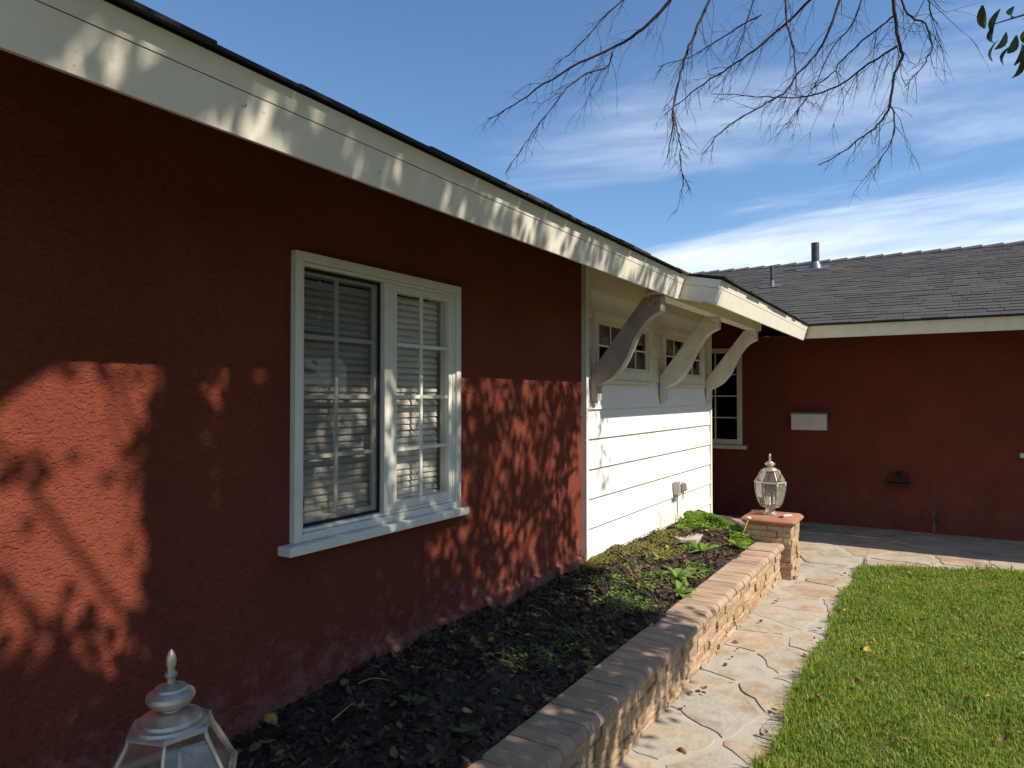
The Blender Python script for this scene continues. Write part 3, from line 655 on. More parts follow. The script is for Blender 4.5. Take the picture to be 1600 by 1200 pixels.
def stack(root, off, face, a0, a1, z0, z1, base, seed, minl=.09, maxl=.26, hs=(.034, .048, .06), depth=(.026, .044)):
    """stacked stones on a face: face '+x','-y','+y','-x'; runs a0..a1 along the other axis; base = coordinate of the backing plane"""
    r = random.Random(seed); z = z0
    rot = {'+x': 0, '-y': -math.pi/2, '+y': math.pi/2, '-x': math.pi}[face]
    while z < z1-.012:
        h = r.choice(hs)*r.uniform(.9, 1.1)
        if z+h > z1-.02: h = z1-z
        a = a0
        while a < a1-.005:
            l = r.uniform(minl, maxl)
            if a+l > a1-.05: l = a1-a
            d = r.uniform(*depth)
            o = link('ledge_stone', r.choice(STONES), 'ledge_stone', root); c = a+l/2
            p = {'+x': (base, c), '-x': (base, c), '-y': (c, base), '+y': (c, base)}[face]
            o.location = (p[0]-off.x, p[1]-off.y, z-off.z); o.rotation_euler = (r.gauss(0, .012), 0, rot+r.gauss(0, .015)); o.scale = (d, (l-.004), h-.003)
            a += l
        z += h
stack(planter, PO, '+x', Y0P, Y1P, 0, .236, .868, 21, minl=.08, maxl=.24)
def cap_profile(x0, x1, z0, z1, r, n=6, both=False):
    p = [(x0, z0), (x1-r, z0)]
    p += [(x1-r+r*math.cos(a), z0+r+r*math.sin(a)) for a in [(-math.pi/2)+math.pi/2*k/n for k in range(1, n+1)]] if r*2 <= (z1-z0)+1e-6 else []
    zc = z1-r
    p += [(x1-r+r*math.cos(a), zc+r*math.sin(a)) for a in [math.pi/2*k/n for k in range(n+1)]]
    p += [(x0+.012, z1), (x0, z1-.012)]
    q = []
    for a in p:
        if not q or (abs(a[0]-q[-1][0])+abs(a[1]-q[-1][1])) > 1e-5: q.append(a)
    return q
prof = cap_profile(-.115, .115, 0, .062, .030)
BW = .0975; nb = int((Y1P-Y0P)/BW); BW = (Y1P-Y0P)/nb
cm = MB(); cm.prism(prof[::-1], 'y', -(BW-.005)/2, (BW-.005)/2); cbm = cm.mesh('cap_brick'); cbm.materials.append(MATS['cap_brick'])
rnd = random.Random(4)
for i in range(nb):
    o = link('cap_brick', cbm, None, planter, smooth=False, bevel=.0014)
    o.location = (.817-PO.x+rnd.gauss(0, .002), Y0P+BW*(i+.5)-PO.y, .2385+rnd.gauss(0, .0012)); o.rotation_euler = (rnd.gauss(0, .006), rnd.gauss(0, .008), rnd.gauss(0, .008))
m = MB(); m.box(.705, .908, Y0P+.01, Y1P, .2365, .2935); ppart(m, 'cap_mortar', 'mortar')
# return wall towards the house with rounded coping pieces
prof2 = [(.062*math.cos(a)*1.05, .052*math.sin(a)) for a in [math.pi*2*k/14 for k in range(14)]]
xs = [.045, .24, .43, .615]
for i in range(3):
    m = MB(); m.prism([(6.685+p[0], .318+p[1]) for p in prof2], 'x', xs[i]+.002, xs[i+1]-.002); ppart(m, 'coping_brick', 'cap_brick', smooth='auto')
stack(planter, PO, '-y', .05, .60, .15, .27, 6.62, 8, depth=(.01, .02))
# ---- pillars with their caps
def pillar(loc, label, seed):
    root = empty('stone_pillar', loc); tag(root, label, 'pillar', 'stone pillars of the planter'); Z = Vector((0, 0, 0)); w_ = .165
    m = MB(); m.box(-w_+.0, w_, -w_, w_, -.04, .440); m.build('pillar_core', 'stone_core', root)
    for i, f in enumerate(('+x', '-y', '-x', '+y')):
        s = 1 if f in ('+x', '+y') else -1
        stack(root, Z, f, -w_-.014, w_+.014, 0, .440, s*w_, seed+i, minl=.10, maxl=.2, hs=(.04, .05, .062), depth=(.014, .034))
    c = MB(); h = .21; n = 5
    # slab with bullnose edge all round: stacked outline rings
    rings = [(h-.012, .442), (h, .452)]+[(h+.014*math.sin(math.pi*k/6), .452+.040*k/6) for k in range(1, 6)]+[(h, .492), (h-.010, .500), (0.0, .503)]
    vs = []; fs = []
    for (q, z) in rings:
        rr = min(.03, q*.3) if q > 0 else 0
        for (sx, sy) in ((1, 1), (-1, 1), (-1, -1), (1, -1)):
            for k in range(3):
                a0 = math.atan2(sy, sx)-math.pi/4+math.pi/4*k
                vs.append((sx*(q-rr)+rr*math.cos(a0), sy*(q-rr)+rr*math.sin(a0), z))
    nn = 12
    fs = [(i*nn+k, i*nn+(k+1) % nn, (i+1)*nn+(k+1) % nn, (i+1)*nn+k) for i in range(len(rings)-1) for k in range(nn)]+[tuple(range(nn))[::-1]]
    c.add(vs, fs).build('cap_slab', 'terracotta', root, smooth='auto')
    return root
pillar((.802, 6.285, 0), 'stone pillar with terracotta cap at the far end of planter', 40)
pillar((.790, .745, 0), 'stone pillar carrying the nearest lantern at lower left', 60)

# ================================================================== LANTERNS
def lantern(loc, rz, label):
    root = empty('lantern', loc, rz); tag(root, label, 'lantern', 'pewter lanterns on the planter pillars')
    def hexring(r, z, ph=0): return [(r*math.cos(ph+math.pi/3*k), r*math.sin(ph+math.pi/3*k), z) for k in range(6)]
    m = MB(); m.lathe([(.058, 0), (.060, .008), (.052, .016), (.043, .020), (.040, .026), (.040, .052), (.046, .058), (.060, .062), (.074, .066)], 24); m.build('base', 'lamp_metal', root, smooth='auto')
    body = [(.074, .066), (.094, .10), (.110, .15), (.120, .20), (.125, .245), (.124, .272)]
    roof = [(.124, .284), (.112, .305), (.094, .338), (.080, .362), (.073, .379)]
    # corner ribs
    for k in range(6):
        q = math.pi/3*k
        m = MB(); m.tube([(r*math.cos(q), r*math.sin(q), z) for r, z in body], .0045, 6); m.build('rib', 'lamp_metal', root, smooth=True)
        m = MB(); m.tube([(r*math.cos(q), r*math.sin(q), z) for r, z in roof], .0045, 6); m.build('rib', 'lamp_metal', root, smooth=True)
    for prof_, nm in ((body, 'glass_panel'), (roof, 'roof_glass_panel')):
        for k in range(6):
            q0, q1 = math.pi/3*k, math.pi/3*(k+1); vs = []
            for r, z in prof_: vs += [((r-.002)*math.cos(q0), (r-.002)*math.sin(q0), z), ((r-.002)*math.cos(q1), (r-.002)*math.sin(q1), z)]
            m = MB(); m.add(vs, [(2*i, 2*i+1, 2*i+3, 2*i+2) for i in range(len(prof_)-1)]); m.build(nm, 'lamp_glass', root)
    # belt
    m = MB(); rg = [(.120, .270), (.129, .272), (.134, .278), (.129, .285), (.120, .287)]
    vs = [p for r, z in rg for p in hexring(r, z)]; m.add(vs, [(i*6+k, i*6+(k+1) % 6, (i+1)*6+(k+1) % 6, (i+1)*6+k) for i in range(4) for k in range(6)]); m.build('belt', 'lamp_metal', root)
    m = MB(); rg = [(.066, .372), (.078, .376), (.080, .381), (.074, .385), (.0, .386)]
    vs = [p for r, z in rg for p in hexring(r, z)]; m.add(vs, [(i*6+k, i*6+(k+1) % 6, (i+1)*6+(k+1) % 6, (i+1)*6+k) for i in range(4) for k in range(6)]); m.build('roof_rim', 'lamp_metal', root)
    m = MB(); m.lathe([(.066, .384), (.064, .390), (.056, .392), (.054, .398), (.044, .403), (.030, .407), (.018, .410), (.016, .414)], 28); m.build('cap_dome', 'lamp_metal', root, smooth='auto')
    m = MB(); m.lathe([(.014, .412), (.026, .416), (.038, .424), (.0435, .434), (.042, .441), (.034, .447), (.030, .449), (.028, .453), (.016, .458), (.008, .461)], 28); m.build('finial_bulb', 'lamp_metal', root, smooth='auto')
    m = MB(); m.lathe([(.0085, .458), (.0075, .470), (.0115, .474), (.0115, .478), (.0075, .482), (.0068, .488), (.0098, .498), (.0088, .510), (.0045, .520), (.0008, .524)], 16); m.build('finial', 'lamp_metal', root, smooth='auto')
    m = MB(); m.lathe([(.012, .060), (.012, .085), (.05, .088), (.05, .092), (.0, .094)], 12); m.build('socket_plate', 'brass', root, smooth='auto')
    for k in range(3):
        q = 2*math.pi*k/3+.4; x, y = .032*math.cos(q), .032*math.sin(q)
        m = MB(); m.lathe([(.016, .090), (.009, .096), (.009, .150), (.0085, .152), (.004, .153)], 12, (x, y)); m.build('candle_socket', 'candle', root, smooth='auto')
        m = MB(); m.lathe([(.005, .153), (.011, .165), (.0115, .175), (.007, .192), (.001, .205)], 12, (x, y)); m.build('bulb', 'lamp_glass', root, smooth=True)
    return root
lantern((.785, 6.285, .503), R(8), 'pewter lantern with glass panels on the far pillar')
lantern((.800, .784, .516), R(20), 'large pewter lantern cut off by the lower left frame edge')
def chip(loc, size, mat, label, nm, rz):
    m = MB(); a, b, c = size; m.add([(-a, -b, 0), (a, -b*.7, 0), (a*.9, b, 0), (-a*.8, b*.8, 0), (-a*.9, -b*.8, c), (a*.8, -b*.6, c*.7), (a*.8, b*.8, c), (-a*.7, b*.7, c*.8)], [(0, 3, 2, 1), (4, 5, 6, 7), (0, 1, 5, 4), (1, 2, 6, 5), (2, 3, 7, 6), (3, 0, 4, 7)])
    o = m.build(nm, mat, loc=loc); o.rotation_euler = (0, 0, rz); tag(o, label, 'debris')
chip((.93, 6.27, .5035), (.040, .016, .012), 'candle', 'pale plastic scrap lying on the far pillar cap', 'plastic_scrap', .5)
chip((.895, 6.16, .5035), (.020, .012, .010), 'black_iron', 'dark crumb beside the lantern foot on the far pillar cap', 'dark_crumb', .2)
m = MB(); m.tube([(.60, 6.40, .507), (.66, 6.39, .509), (.72, 6.385, .508)], [.004, .005, .003], 6); tag(m.build('dry_twig', 'bare_wood'), 'short dry twig on the back edge of the far pillar cap', 'twig')

# ================================================================== THINGS ON THE WALLS
mail = empty('mailbox', (.70, 9.03, 1.12)); tag(mail, 'cream metal wall mailbox with embossed oval emblem on red stucco', 'mailbox')
m = MB(); m.prism([(-.001, 0), (-.105, 0), (-.112, .012), (-.112, .195), (-.001, .215)], 'x', -.197, .197); m.build('body', 'mailbox_paint', mail, bevel=.003)
m = MB(); m.prism([(-.0005, .2155), (-.118, .1955), (-.124, .182), (-.1225, .181), (-.116, .1925), (-.0005, .2135)][::-1], 'x', -.205, .205); m.build('lid', 'mailbox_paint', mail)
def emblem():
    e = MB(); y = -.1128
    def ring(rx, rz_, pw, w_, n=40):
        pts = []
        for k in range(n):
            a = 2*math.pi*k/n; c, s = math.cos(a), math.sin(a)
            pts.append((rx*math.copysign(abs(c)**pw, c), y, .098+rz_*math.copysign(abs(s)**pw, s)))
        e.tube(pts+[pts[0]], w_, 4, cap=False)
    ring(.078, .036, 1.25, .0011); ring(.060, .026, 1.0, .0009)
    for s in (-1, 1): e.tube([(s*.078, y, .098), (s*.088, y, .104), (s*.094, y, .098), (s*.088, y, .092), (s*.078, y, .098)], .001, 4)
    for (z, w_) in ((.108, .024), (.099, .036), (.090, .022)):
        n = int(w_*2/.009)
        for i in range(n): x = -w_+(i+.5)*2*w_/n; e.box(x-.003, x+.003, y-.0006, y+.001, z-.0022, z+.0022)
    e.build('emblem', 'engraving', mail)
    k = MB(); k.tube([(0, -.110, .165), (0, -.1145, .165)], .006, 12); k.build('lock', 'engraving', mail)
emblem()
hose = empty('hose_hanger', (1.63, 9.03, .50)); tag(hose, 'black iron hose hanger with star inside a half ring', 'hose hanger')
m = MB(); m.tube([(.122*math.cos(a), -.10, .07+.105*math.sin(a)) for a in [math.pi*(-.06+1.12*k/20) for k in range(21)]], .0055, 8); m.build('ring', 'black_iron', hose, smooth=True)
m = MB(); m.tube([(.095*math.cos(a), -.095, .07+.08*math.sin(a)) for a in [math.pi*k/18 for k in range(19)]], .004, 8); m.build('ring', 'black_iron', hose, smooth=True)
st_ = []
for k in range(10): a = math.pi/2+math.pi/5*k; r = .068 if k % 2 == 0 else .026; st_.append((r*math.cos(a), .090+r*math.sin(a)))
m = MB(); m.prism(st_, 'y', -.105, -.097); m.build('star', 'black_iron', hose)
m = MB(); m.prism([(-.12, .045), (.12, .045), (.08, .020), (-.08, .020)], 'y', -.12, -.002); m.build('saddle', 'black_iron', hose)
m = MB(); m.box(-.03, .03, -.012, -.001, .03, .17); m.box(-.012, .012, -.097, -.012, .06, .085); m.build('back_plate', 'black_iron', hose)
pipe = empty('pipe_stub', (1.972, 8.94, 0)); tag(pipe, 'short rusty pipe standing against the shaded wing wall', 'pipe')
m = MB(); m.tube([(0, 0, -.02), (.002, 0, .12), (-.006, .004, .215)], .014, 12); m.build('pipe', 'old_pipe', pipe, smooth='auto')
m = MB(); m.lathe([(.019, .205), (.020, .225), (.016, .228), (.016, .24), (.019, .242), (.019, .262), (.012, .268)], 10, (-.006, .004)); m.build('valve_cap', 'old_pipe', pipe, smooth='auto')
m = MB(); m.tube([(-.006, 0, .188), (.03, -.01, .165), (.034, -.012, .14)], [.010, .009, .008], 8); m.build('spout', 'black_iron', pipe, smooth='auto')
outb = empty('outlet_box', (.03, 6.02, .655)); tag(outb, 'grey weatherproof outlet box with open cover on white siding', 'outlet')
m = MB(); m.box(.0, .055, -.06, .055, .0, .115); m.build('box', 'plastic_grey', outb, bevel=.005)
m = MB(); m.box(.0555, .062, -.066, .060, -.006, .121); m.build('cover_plate', 'plastic_grey', outb, bevel=.003)
m = MB(); m.prism([(.062, .02), (.098, .03), (.104, .06), (.098, .10), (.062, .112)], 'y', .012, .055); m.build('plug_cover', 'vinyl', outb, bevel=.004)
m = MB(); m.box(.0622, .072, -.045, -.008, .02, .095); m.build('socket', 'old_pipe', outb, bevel=.002)
m = MB(); m.tube([(.02, -.012, .002), (.02, -.012, -.05), (.018, .004, -.12), (.016, .010, -.262)], .0085, 10); m.build('conduit', 'plastic_grey', outb, smooth='auto')
m = MB(); m.tube([(.055, .03, .01), (.060, .034, -.03), (.05, .036, -.045)], .005, 8); m.build('cord', 'old_pipe', outb, smooth='auto')
bib = MB(); bib.tube([(.034, 6.02, .40), (.034, 6.02, .44), (.05, 6.03, .465), (.075, 6.05, .462), (.08, 6.055, .44)], .016, 10); tag(bib.build('drain_elbow', 'white_paint', smooth='auto'), 'small white pipe elbow at the foot of the siding', 'pipe')

# ================================================================== BED CONTENTS
def scatter_flakes(name, n, area, size, mat, zfun, kind='stuff', tilt=.5, seed=1, dens=None, lift=0.0):
    r = np.random.default_rng(seed); V = np.zeros((n, 4, 3), np.float32); k = 0
    while k < n:
        x = r.uniform(area[0], area[1]); y = r.uniform(area[2], area[3])
        if dens and r.random() > dens(x, y): continue
        l = r.uniform(*size); w_ = l*r.uniform(.25, .6); a = r.uniform(0, 6.28); t1, t2 = r.normal(0, tilt, 2)
        ux = np.array([math.cos(a), math.sin(a), t1]); vx = np.array([-math.sin(a), math.cos(a), t2]); c = np.array([x, y, zfun(x, y)+lift+r.uniform(.0, .012)])
        V[k] = [c-ux*l/2, c+vx*w_/2+np.array([0, 0, .2*w_]), c+ux*l/2, c-vx*w_/2]; k += 1
    F = np.arange(n*4).reshape(n, 4); return fast_mesh(name, V.reshape(-1, 3), F, mat, None, kind)
o = scatter_flakes('mulch', 15000, (.0, .715, .9, 6.55), (.012, .045), 'mulch', bed_z, seed=3); tag(o, 'dark bark mulch covering the planting bed', 'mulch')
def small_leaves(name, n, zones, size, mat, label, cat, seed, h=(.0, .04)):
    """ground cover: many little upright leaves"""
    r = np.random.default_rng(seed); V = np.zeros((n, 4, 3), np.float32)
    for k in range(n):
        cx, cy, rx, ry = zones[r.integers(len(zones))]
        a = r.uniform(0, 6.28); q = math.sqrt(r.random())*(1+.25*math.sin(a*3)); x = min(max(cx+rx*q*math.cos(a), .034), .70); y = cy+ry*q*math.sin(a)
        s = r.uniform(*size); b = r.uniform(0, 6.28); u = np.array([math.cos(b), math.sin(b), r.uniform(-.3, .7)]); v = np.array([-math.sin(b), math.cos(b), r.normal(0, .3)])
        c = np.array([x, y, bed_z(x, y)+.008+r.uniform(*h)*max(.15, 1-q)]); V[k] = [c, c+u*s*.5+v*s*.4, c+u*s, c+u*s*.5-v*s*.4]
    o = fast_mesh(name, V.reshape(-1, 3), np.arange(n*4).reshape(n, 4), mat, None, 'stuff'); tag(o, label, cat); return o
small_leaves('clover_patch', 5200, [(.22, 6.25, .24, .30), (.40, 6.30, .22, .22), (.16, 6.05, .12, .25), (.62, 5.95, .09, .22)], (.014, .030), 'clover', 'bright green clover growing at the far end of the bed', 'clover', 5, (.0, .055))
small_leaves('moss_patch', 5600, [(.10, 4.55, .10, .42), (.16, 5.05, .14, .45), (.12, 5.45, .10, .35), (.06, 4.25, .06, .2), (.30, 4.9, .10, .25)], (.008, .018), 'moss', 'yellow green low weeds along the foot of the white siding', 'ground cover', 6, (.0, .022))
small_leaves('sprout_patch', 1500, [(.45, 4.2, .18, .35), (.35, 3.9, .16, .25), (.55, 3.75, .12, .2), (.40, 5.35, .1, .15), (.58, 4.85, .1, .2)], (.012, .026), 'weed_leaf', 'loose green sprouts in the middle of the bed', 'ground cover', 8, (.0, .03))
small_leaves('feathery_patch', 1500, [(.53, 3.62, .10, .22), (.50, 3.05, .10, .16), (.45, 2.75, .10, .16)], (.010, .022), 'dull_weed', 'dull feathery weeds near the brick cap', 'ground cover', 9, (.0, .06))
m = MB(); m.prism([(.09, 5.60), (.26, 5.44), (.38, 5.50), (.36, 5.74), (.20, 5.80)], 'z', .30, .378); tag(m.build('stepping_stone', 'step_stone', bevel=.006), 'flat grey stone lying in the bed before the clover', 'stone')
# leafy weeds
def leaf_mesh(name, L_, W, bend, n=5, lobed=0.0):
    vs = []; fs = []
    for i in range(n+1):
        t = i/n; w_ = W*math.sin(math.pi*min(1, t*.92+.06))**.8*(1+lobed*math.sin(t*18)); x = L_*t*math.cos(bend*t*.5); z = L_*(.62*t-.75*bend*t*t)
        vs += [(x, -w_, z+.12*w_), (x, 0, z), (x, w_, z+.12*w_)]
    for i in range(n):
        for k in range(2): fs.append((i*3+k, (i+1)*3+k, (i+1)*3+k+1, i*3+k+1))
    me = bpy.data.meshes.new(name); me.from_pydata(vs, [], fs); me.update(); me.polygons.foreach_set('use_smooth', [True]*len(me.polygons)); return me
LEAFM = [leaf_mesh('leaf', 1, .13, .75, lobed=.25), leaf_mesh('leaf', 1, .17, .55), leaf_mesh('leaf', 1, .24, .5)]
for me in LEAFM: me.materials.append(MATS['weed_leaf'])
def weed2(x, y, size, n, kind, label, seed, dull=False):
    r = random.Random(seed); root = empty('weed', (x, y, bed_z(x, y)+.004), r.uniform(0, 6)); tag(root, label, 'weed', 'leafy weeds in the planting bed')
    for i in range(n):
        o = link('leaf', LEAFM[kind], None, root); s = size*r.uniform(.6, 1.1); o.scale = (s, s, s*r.uniform(.7, 1.4)); o.rotation_euler = (r.gauss(0, .15), r.gauss(-.1, .25), 2.4*i+r.gauss(0, .2))
        if dull: o.material_slots[0].link = 'OBJECT'; o.material_slots[0].material = MATS['dull_weed']
weed2(.545, 4.50, .17, 18, 0, 'largest leafy weed rosette beside the brick cap in the sun', 1)
weed2(.66, 4.22, .12, 12, 1, 'broad weed touching the brick cap nearer than the largest rosette', 2)
weed2(.50, 5.28, .13, 11, 1, 'pale broad leaved weed in front of the stepping stone', 3)
weed2(.655, 5.72, .15, 15, 1, 'tall bright weed against the far pillar', 4)
weed2(.60, 5.98, .11, 12, 2, 'round leaved weed in the corner below the pillar cap', 5)
weed2(.33, 4.75, .08, 9, 0, 'small upright weed in the mulch left of the largest rosette', 6)
weed2(.46, 3.10, .055, 7, 2, 'little shaded seedling with two round leaves in dark mulch', 7, True)
weed2(.615, 2.78, .06, 8, 2, 'small green seedling close to the shaded brick cap', 8, True)
weed2(.665, 2.88, .05, 8, 2, 'dark seedling pressed against the brick cap', 9, True)
weed2(.06, 2.45, .07, 6, 2, 'seedling growing at the foot of the red wall', 10, True)
weed2(.36, 2.02, .06, 9, 2, 'shaded clump of small leaves in the near mulch', 11, True)
weed2(.62, 2.02, .07, 12, 2, 'leafy clump at the bottom edge by the brick cap', 12, True)
weed2(.22, 2.75, .035, 6, 2, 'tiny bright sprout in the middle of dark mulch', 13)
m = MB(); m.tube([(.62, 5.88, bed_z(.62, 5.88)), (.64, 5.96, .40), (.66, 6.03, .49)], [.0035, .003, .0025], 6); st2 = m.build('dry_stalk', 'straw', smooth=True); tag(st2, 'thin straw coloured stalk leaning on the pillar cap', 'stalk')
m = MB(); m.lathe([(.004, .485), (.016, .492), (.018, .500), (.010, .507)], 10, (.663, 6.035)); c = m.build('seed_head', 'candle', st2, smooth=True)
for i, (x, y, l, a) in enumerate(((.60, 4.75, .13, .4), (.22, 1.75, .16, 1.2), (.30, 3.2, .14, 2.4), (.15, 1.95, .12, .2))):
    z = bed_z(x, y)+.02; m = MB(); m.tube([(x+l*t*math.cos(a+.6*t), y+l*t*math.sin(a+.6*t), z+.022*math.sin(math.pi*t)) for t in [k/7 for k in range(8)]], [.0020-.0012*k/7 for k in range(8)], 5)
    tag(m.build('dry_twig', 'straw'), ('dry straw stem on mulch beside the largest weed', 'pale dry stem on dark mulch near the bottom edge', 'dry stem on shaded mulch below the window', 'short dry stem near the red wall foot')[i], 'twig')

# ------------------------------------------------------------------ fallen leaves
def dry_mesh(seed):
    r = random.Random(seed); n = 5; vs = []; fs = []; curl = r.uniform(.5, 1.5); tw = r.uniform(-.5, .5)
    for i in range(n+1):
        t = i/n; w_ = .30*math.sin(math.pi*min(1, t*.95+.03))**.75; x = t-.5; zc = .16*curl*(2*t-1)**2
        for k, s in enumerate((-1, -.5, 0, .5, 1)):
            vs.append((x, s*w_+tw*.1*x, zc+curl*.32*w_*abs(s)**1.5+tw*.12*s*x+r.gauss(0, .008)))
    for i in range(n):
        for k in range(4): fs.append((i*5+k, (i+1)*5+k, (i+1)*5+k+1, i*5+k+1))
    me = bpy.data.meshes.new('fallen_leaf'); me.from_pydata(vs, [], fs); me.update(); me.polygons.foreach_set('use_smooth', [True]*len(me.polygons)); me.materials.append(MATS['dry_leaf_brown']); return me
DRY = [dry_mesh(i) for i in range(8)]
lr = random.Random(31)
def fallen(x, y, z, s, mat, label, group):
    o = link('fallen_leaf', lr.choice(DRY), None); o.location = (x, y, z); o.scale = (s, s*lr.uniform(.75, 1.25), s*lr.uniform(.9, 1.9)); o.rotation_euler = (lr.gauss(0, .3), lr.gauss(0, .3), lr.uniform(0, 6.28))
    if lr.random() < .3: o.rotation_euler[0] += math.pi; o.location.z += s*.12
    o.material_slots[0].link = 'OBJECT'; o.material_slots[0].material = MATS['dry_leaf_'+mat]; tag(o, label, 'leaf', group)
LCOL = {'brown': 'brown', 'rust': 'rust', 'dark': 'dark', 'yellow': 'yellow'}
LB = {'brown': 'curled brown leaf', 'rust': 'rust red dry leaf', 'dark': 'dark shrivelled leaf', 'yellow': 'yellow fallen leaf'}
def pick(): return lr.choices(('brown', 'rust', 'dark', 'yellow'), (.42, .26, .2, .12))[0]
for i in range(95):
    y = 2.3+5.0*lr.random()**1.5; x = lr.uniform(1.45, 2.2+.09*y)
    if y > lawn_far(x)-.1: continue
    c = pick(); fallen(x, y, .045+lr.uniform(0, .012), lr.uniform(.03, .055), c, LB[c]+' lying in the green lawn', c+' leaves on the lawn')
for i in range(34):
    y = lr.uniform(2.2, 6.6); x = lr.choice((lr.uniform(.955, 1.02), lr.uniform(1.34, 1.43), lr.uniform(.96, 1.4))); c = lr.choices(('brown', 'rust', 'dark', 'yellow'), (.3, .35, .3, .05))[0]
    fallen(x, y, .018, lr.uniform(.025, .05), c, LB[c]+' on the flagstone path', c+' leaves on the path')
for i in range(130):
    y = 1.3+4.6*lr.random(); x = lr.uniform(.06, .68); c = lr.choices(('brown', 'rust', 'dark', 'yellow'), (.42, .3, .22, .06))[0]
    fallen(x, y, bed_z(x, y)+.016, lr.uniform(.028, .055), c, LB[c]+' on the bark mulch', c+' leaves on the mulch')
fallen(1.30, 6.25, .02, .05, 'yellow', 'yellow leaf on the path right of the far pillar', None)
fallen(.05, 1.62, bed_z(.05, 1.62)+.03, .07, 'yellow', 'large tan yellow leaf leaning at the red wall foot', None)

# ================================================================== LAWN GRASS
def grass():
    r = np.random.default_rng(2); n = 150000
    Y = 1.6+5.9*r.random(n)**1.15; X = LAWN_X-.012+.022*np.sin(Y*6.3)*np.sin(Y*2.1+1)+.012*np.sin(Y*23)+(r.random(n)**.9)*(1.0+.13*Y)
    far = np.where(X < 3.0, 6.86+.42*(X-1.42), 7.5); ok = (Y < far+r.normal(0, .02, n)); X = X[ok]; Y = Y[ok]
    n2 = 16000; X = np.concatenate([X, r.uniform(2.2, 5.5, n2)]); Y = np.concatenate([Y, r.uniform(.5, 7.4, n2)]); n = len(X)
    patch = .5+.5*np.sin(X*5.1+1.3*np.sin(Y*3.3))*np.sin(Y*4.2+X*2.1)
    h = r.uniform(.018, .046, n)*(.55+.75*patch)*(1+.35*(Y < 4.2)); edge = X < LAWN_X+.07; h[edge] *= 1.35; thin = (np.sin(X*7.7+Y*1.9)*np.sin(Y*5.9-X*3.1) > .72) & (r.random(n) < .55); h[thin] *= .35
    a = r.uniform(0, 6.283, n); lean = np.abs(r.normal(0, .55, n)); w = r.uniform(.0016, .0034, n)*(1+.25*(Y > 4.5))
    dx, dy = np.cos(a), np.sin(a); px, py = -dy, dx; tw = r.normal(0, .5, n); qx, qy = px*np.cos(tw)+dx*np.sin(tw), py*np.cos(tw)+dy*np.sin(tw)
    V = np.zeros((n, 5, 3), np.float32); z0 = .010
    m1x, m1y, m1z = X+dx*lean*h*.3, Y+dy*lean*h*.3, z0+h*.62
    tx, ty, tz = X+dx*lean*h, Y+dy*lean*h, z0+h*(1-.25*lean)
    V[:, 0] = np.stack([X-qx*w, Y-qy*w, np.full(n, z0)], 1); V[:, 1] = np.stack([X+qx*w, Y+qy*w, np.full(n, z0)], 1)
    V[:, 2] = np.stack([m1x+qx*w*.9, m1y+qy*w*.9, m1z], 1); V[:, 3] = np.stack([m1x-qx*w*.9, m1y-qy*w*.9, m1z], 1); V[:, 4] = np.stack([tx, ty, tz], 1)
    i = np.arange(n)[:, None]*5
    F = np.concatenate([i+np.array([[0, 1, 2]]), i+np.array([[0, 2, 3]]), i+np.array([[3, 2, 4]])], 0)
    o = fast_mesh('grass', V.reshape(-1, 3), F, 'grass', None, 'stuff'); tag(o, 'short green lawn grass with thin brown patches', 'grass')
grass()
def tuft(x, y, n, h, seed, label):
    r = random.Random(seed); m = MB()
    for i in range(n):
        a = r.uniform(0, 6.28); l = h*r.uniform(.5, 1); ln = r.uniform(.1, .5); w_ = .003; c, s = math.cos(a), math.sin(a)
        p = [(x+c*ln*l*t*t, y+s*ln*l*t*t, l*t) for t in (0, .4, .75, 1)]
        vs = []
        for k, q in enumerate(p): ww = w_*(1-.8*k/3); vs += [(q[0]-s*ww, q[1]+c*ww, q[2]), (q[0]+s*ww, q[1]-c*ww, q[2])]
        m.add(vs, [(2*k, 2*k+1, 2*k+3, 2*k+2) for k in range(3)])
    tag(m.build('grass_tuft', 'grass'), label, 'grass')
tuft(1.46, 6.80, 14, .17, 1, 'tall grass tuft at the lawn corner by the path')
tuft(1.98, 7.08, 12, .12, 2, 'thin grass tuft on the far lawn edge, nearest the corner')
tuft(2.30, 7.22, 10, .11, 3, 'thin grass tuft in the middle of the far lawn edge')
tuft(2.55, 7.33, 10, .12, 4, 'thin grass tuft on the far lawn edge at the right')

# ================================================================== ACROSS THE STREET (behind the camera, mirrored in the window; hedges and trees added against low sky light)
rd = MB(); rd.box(10.5, 17.5, -60, 60, -.06, -.045); mk('asphalt', (.05, .05, .052), (.065, .063, .06), scale=8, rough=.95, coord='World'); tag(rd.build('road', 'asphalt'), kind='structure')
nb_ = empty('neighbour_house', (22, 6, 0)); tag(nb_, 'grey gabled house across the street mirrored in the large window', 'house')
m = MB(); m.box(0, 9, -13, 15, -.1, 2.7); m.build('wall', 'grey_wall', nb_)
m = MB(); m.add([(-.6, -13.6, 2.55), (4.5, -13.6, 4.9), (9.6, -13.6, 2.55), (-.6, 15.6, 2.55), (4.5, 15.6, 4.9), (9.6, 15.6, 2.55)], [(0, 1, 4, 3), (1, 2, 5, 4), (0, 2, 1), (3, 4, 5), (0, 3, 5, 2)]); m.build('roof', 'shingle_edge', nb_)
for (a, b, z0, z1, nm) in ((-9, -7, .9, 2.1, 'window'), (-3, -1.2, .9, 2.1, 'window'), (1.5, 2.5, 0, 2.1, 'door'), (5, 7, .9, 2.1, 'window'), (9, 13.5, 0, 2.2, 'garage_door')):
    m = MB(); m.box(-.06, -.005, a, b, z0, z1); m.build(nm, 'dark_glass' if nm == 'window' else 'cream_paint', nb_)
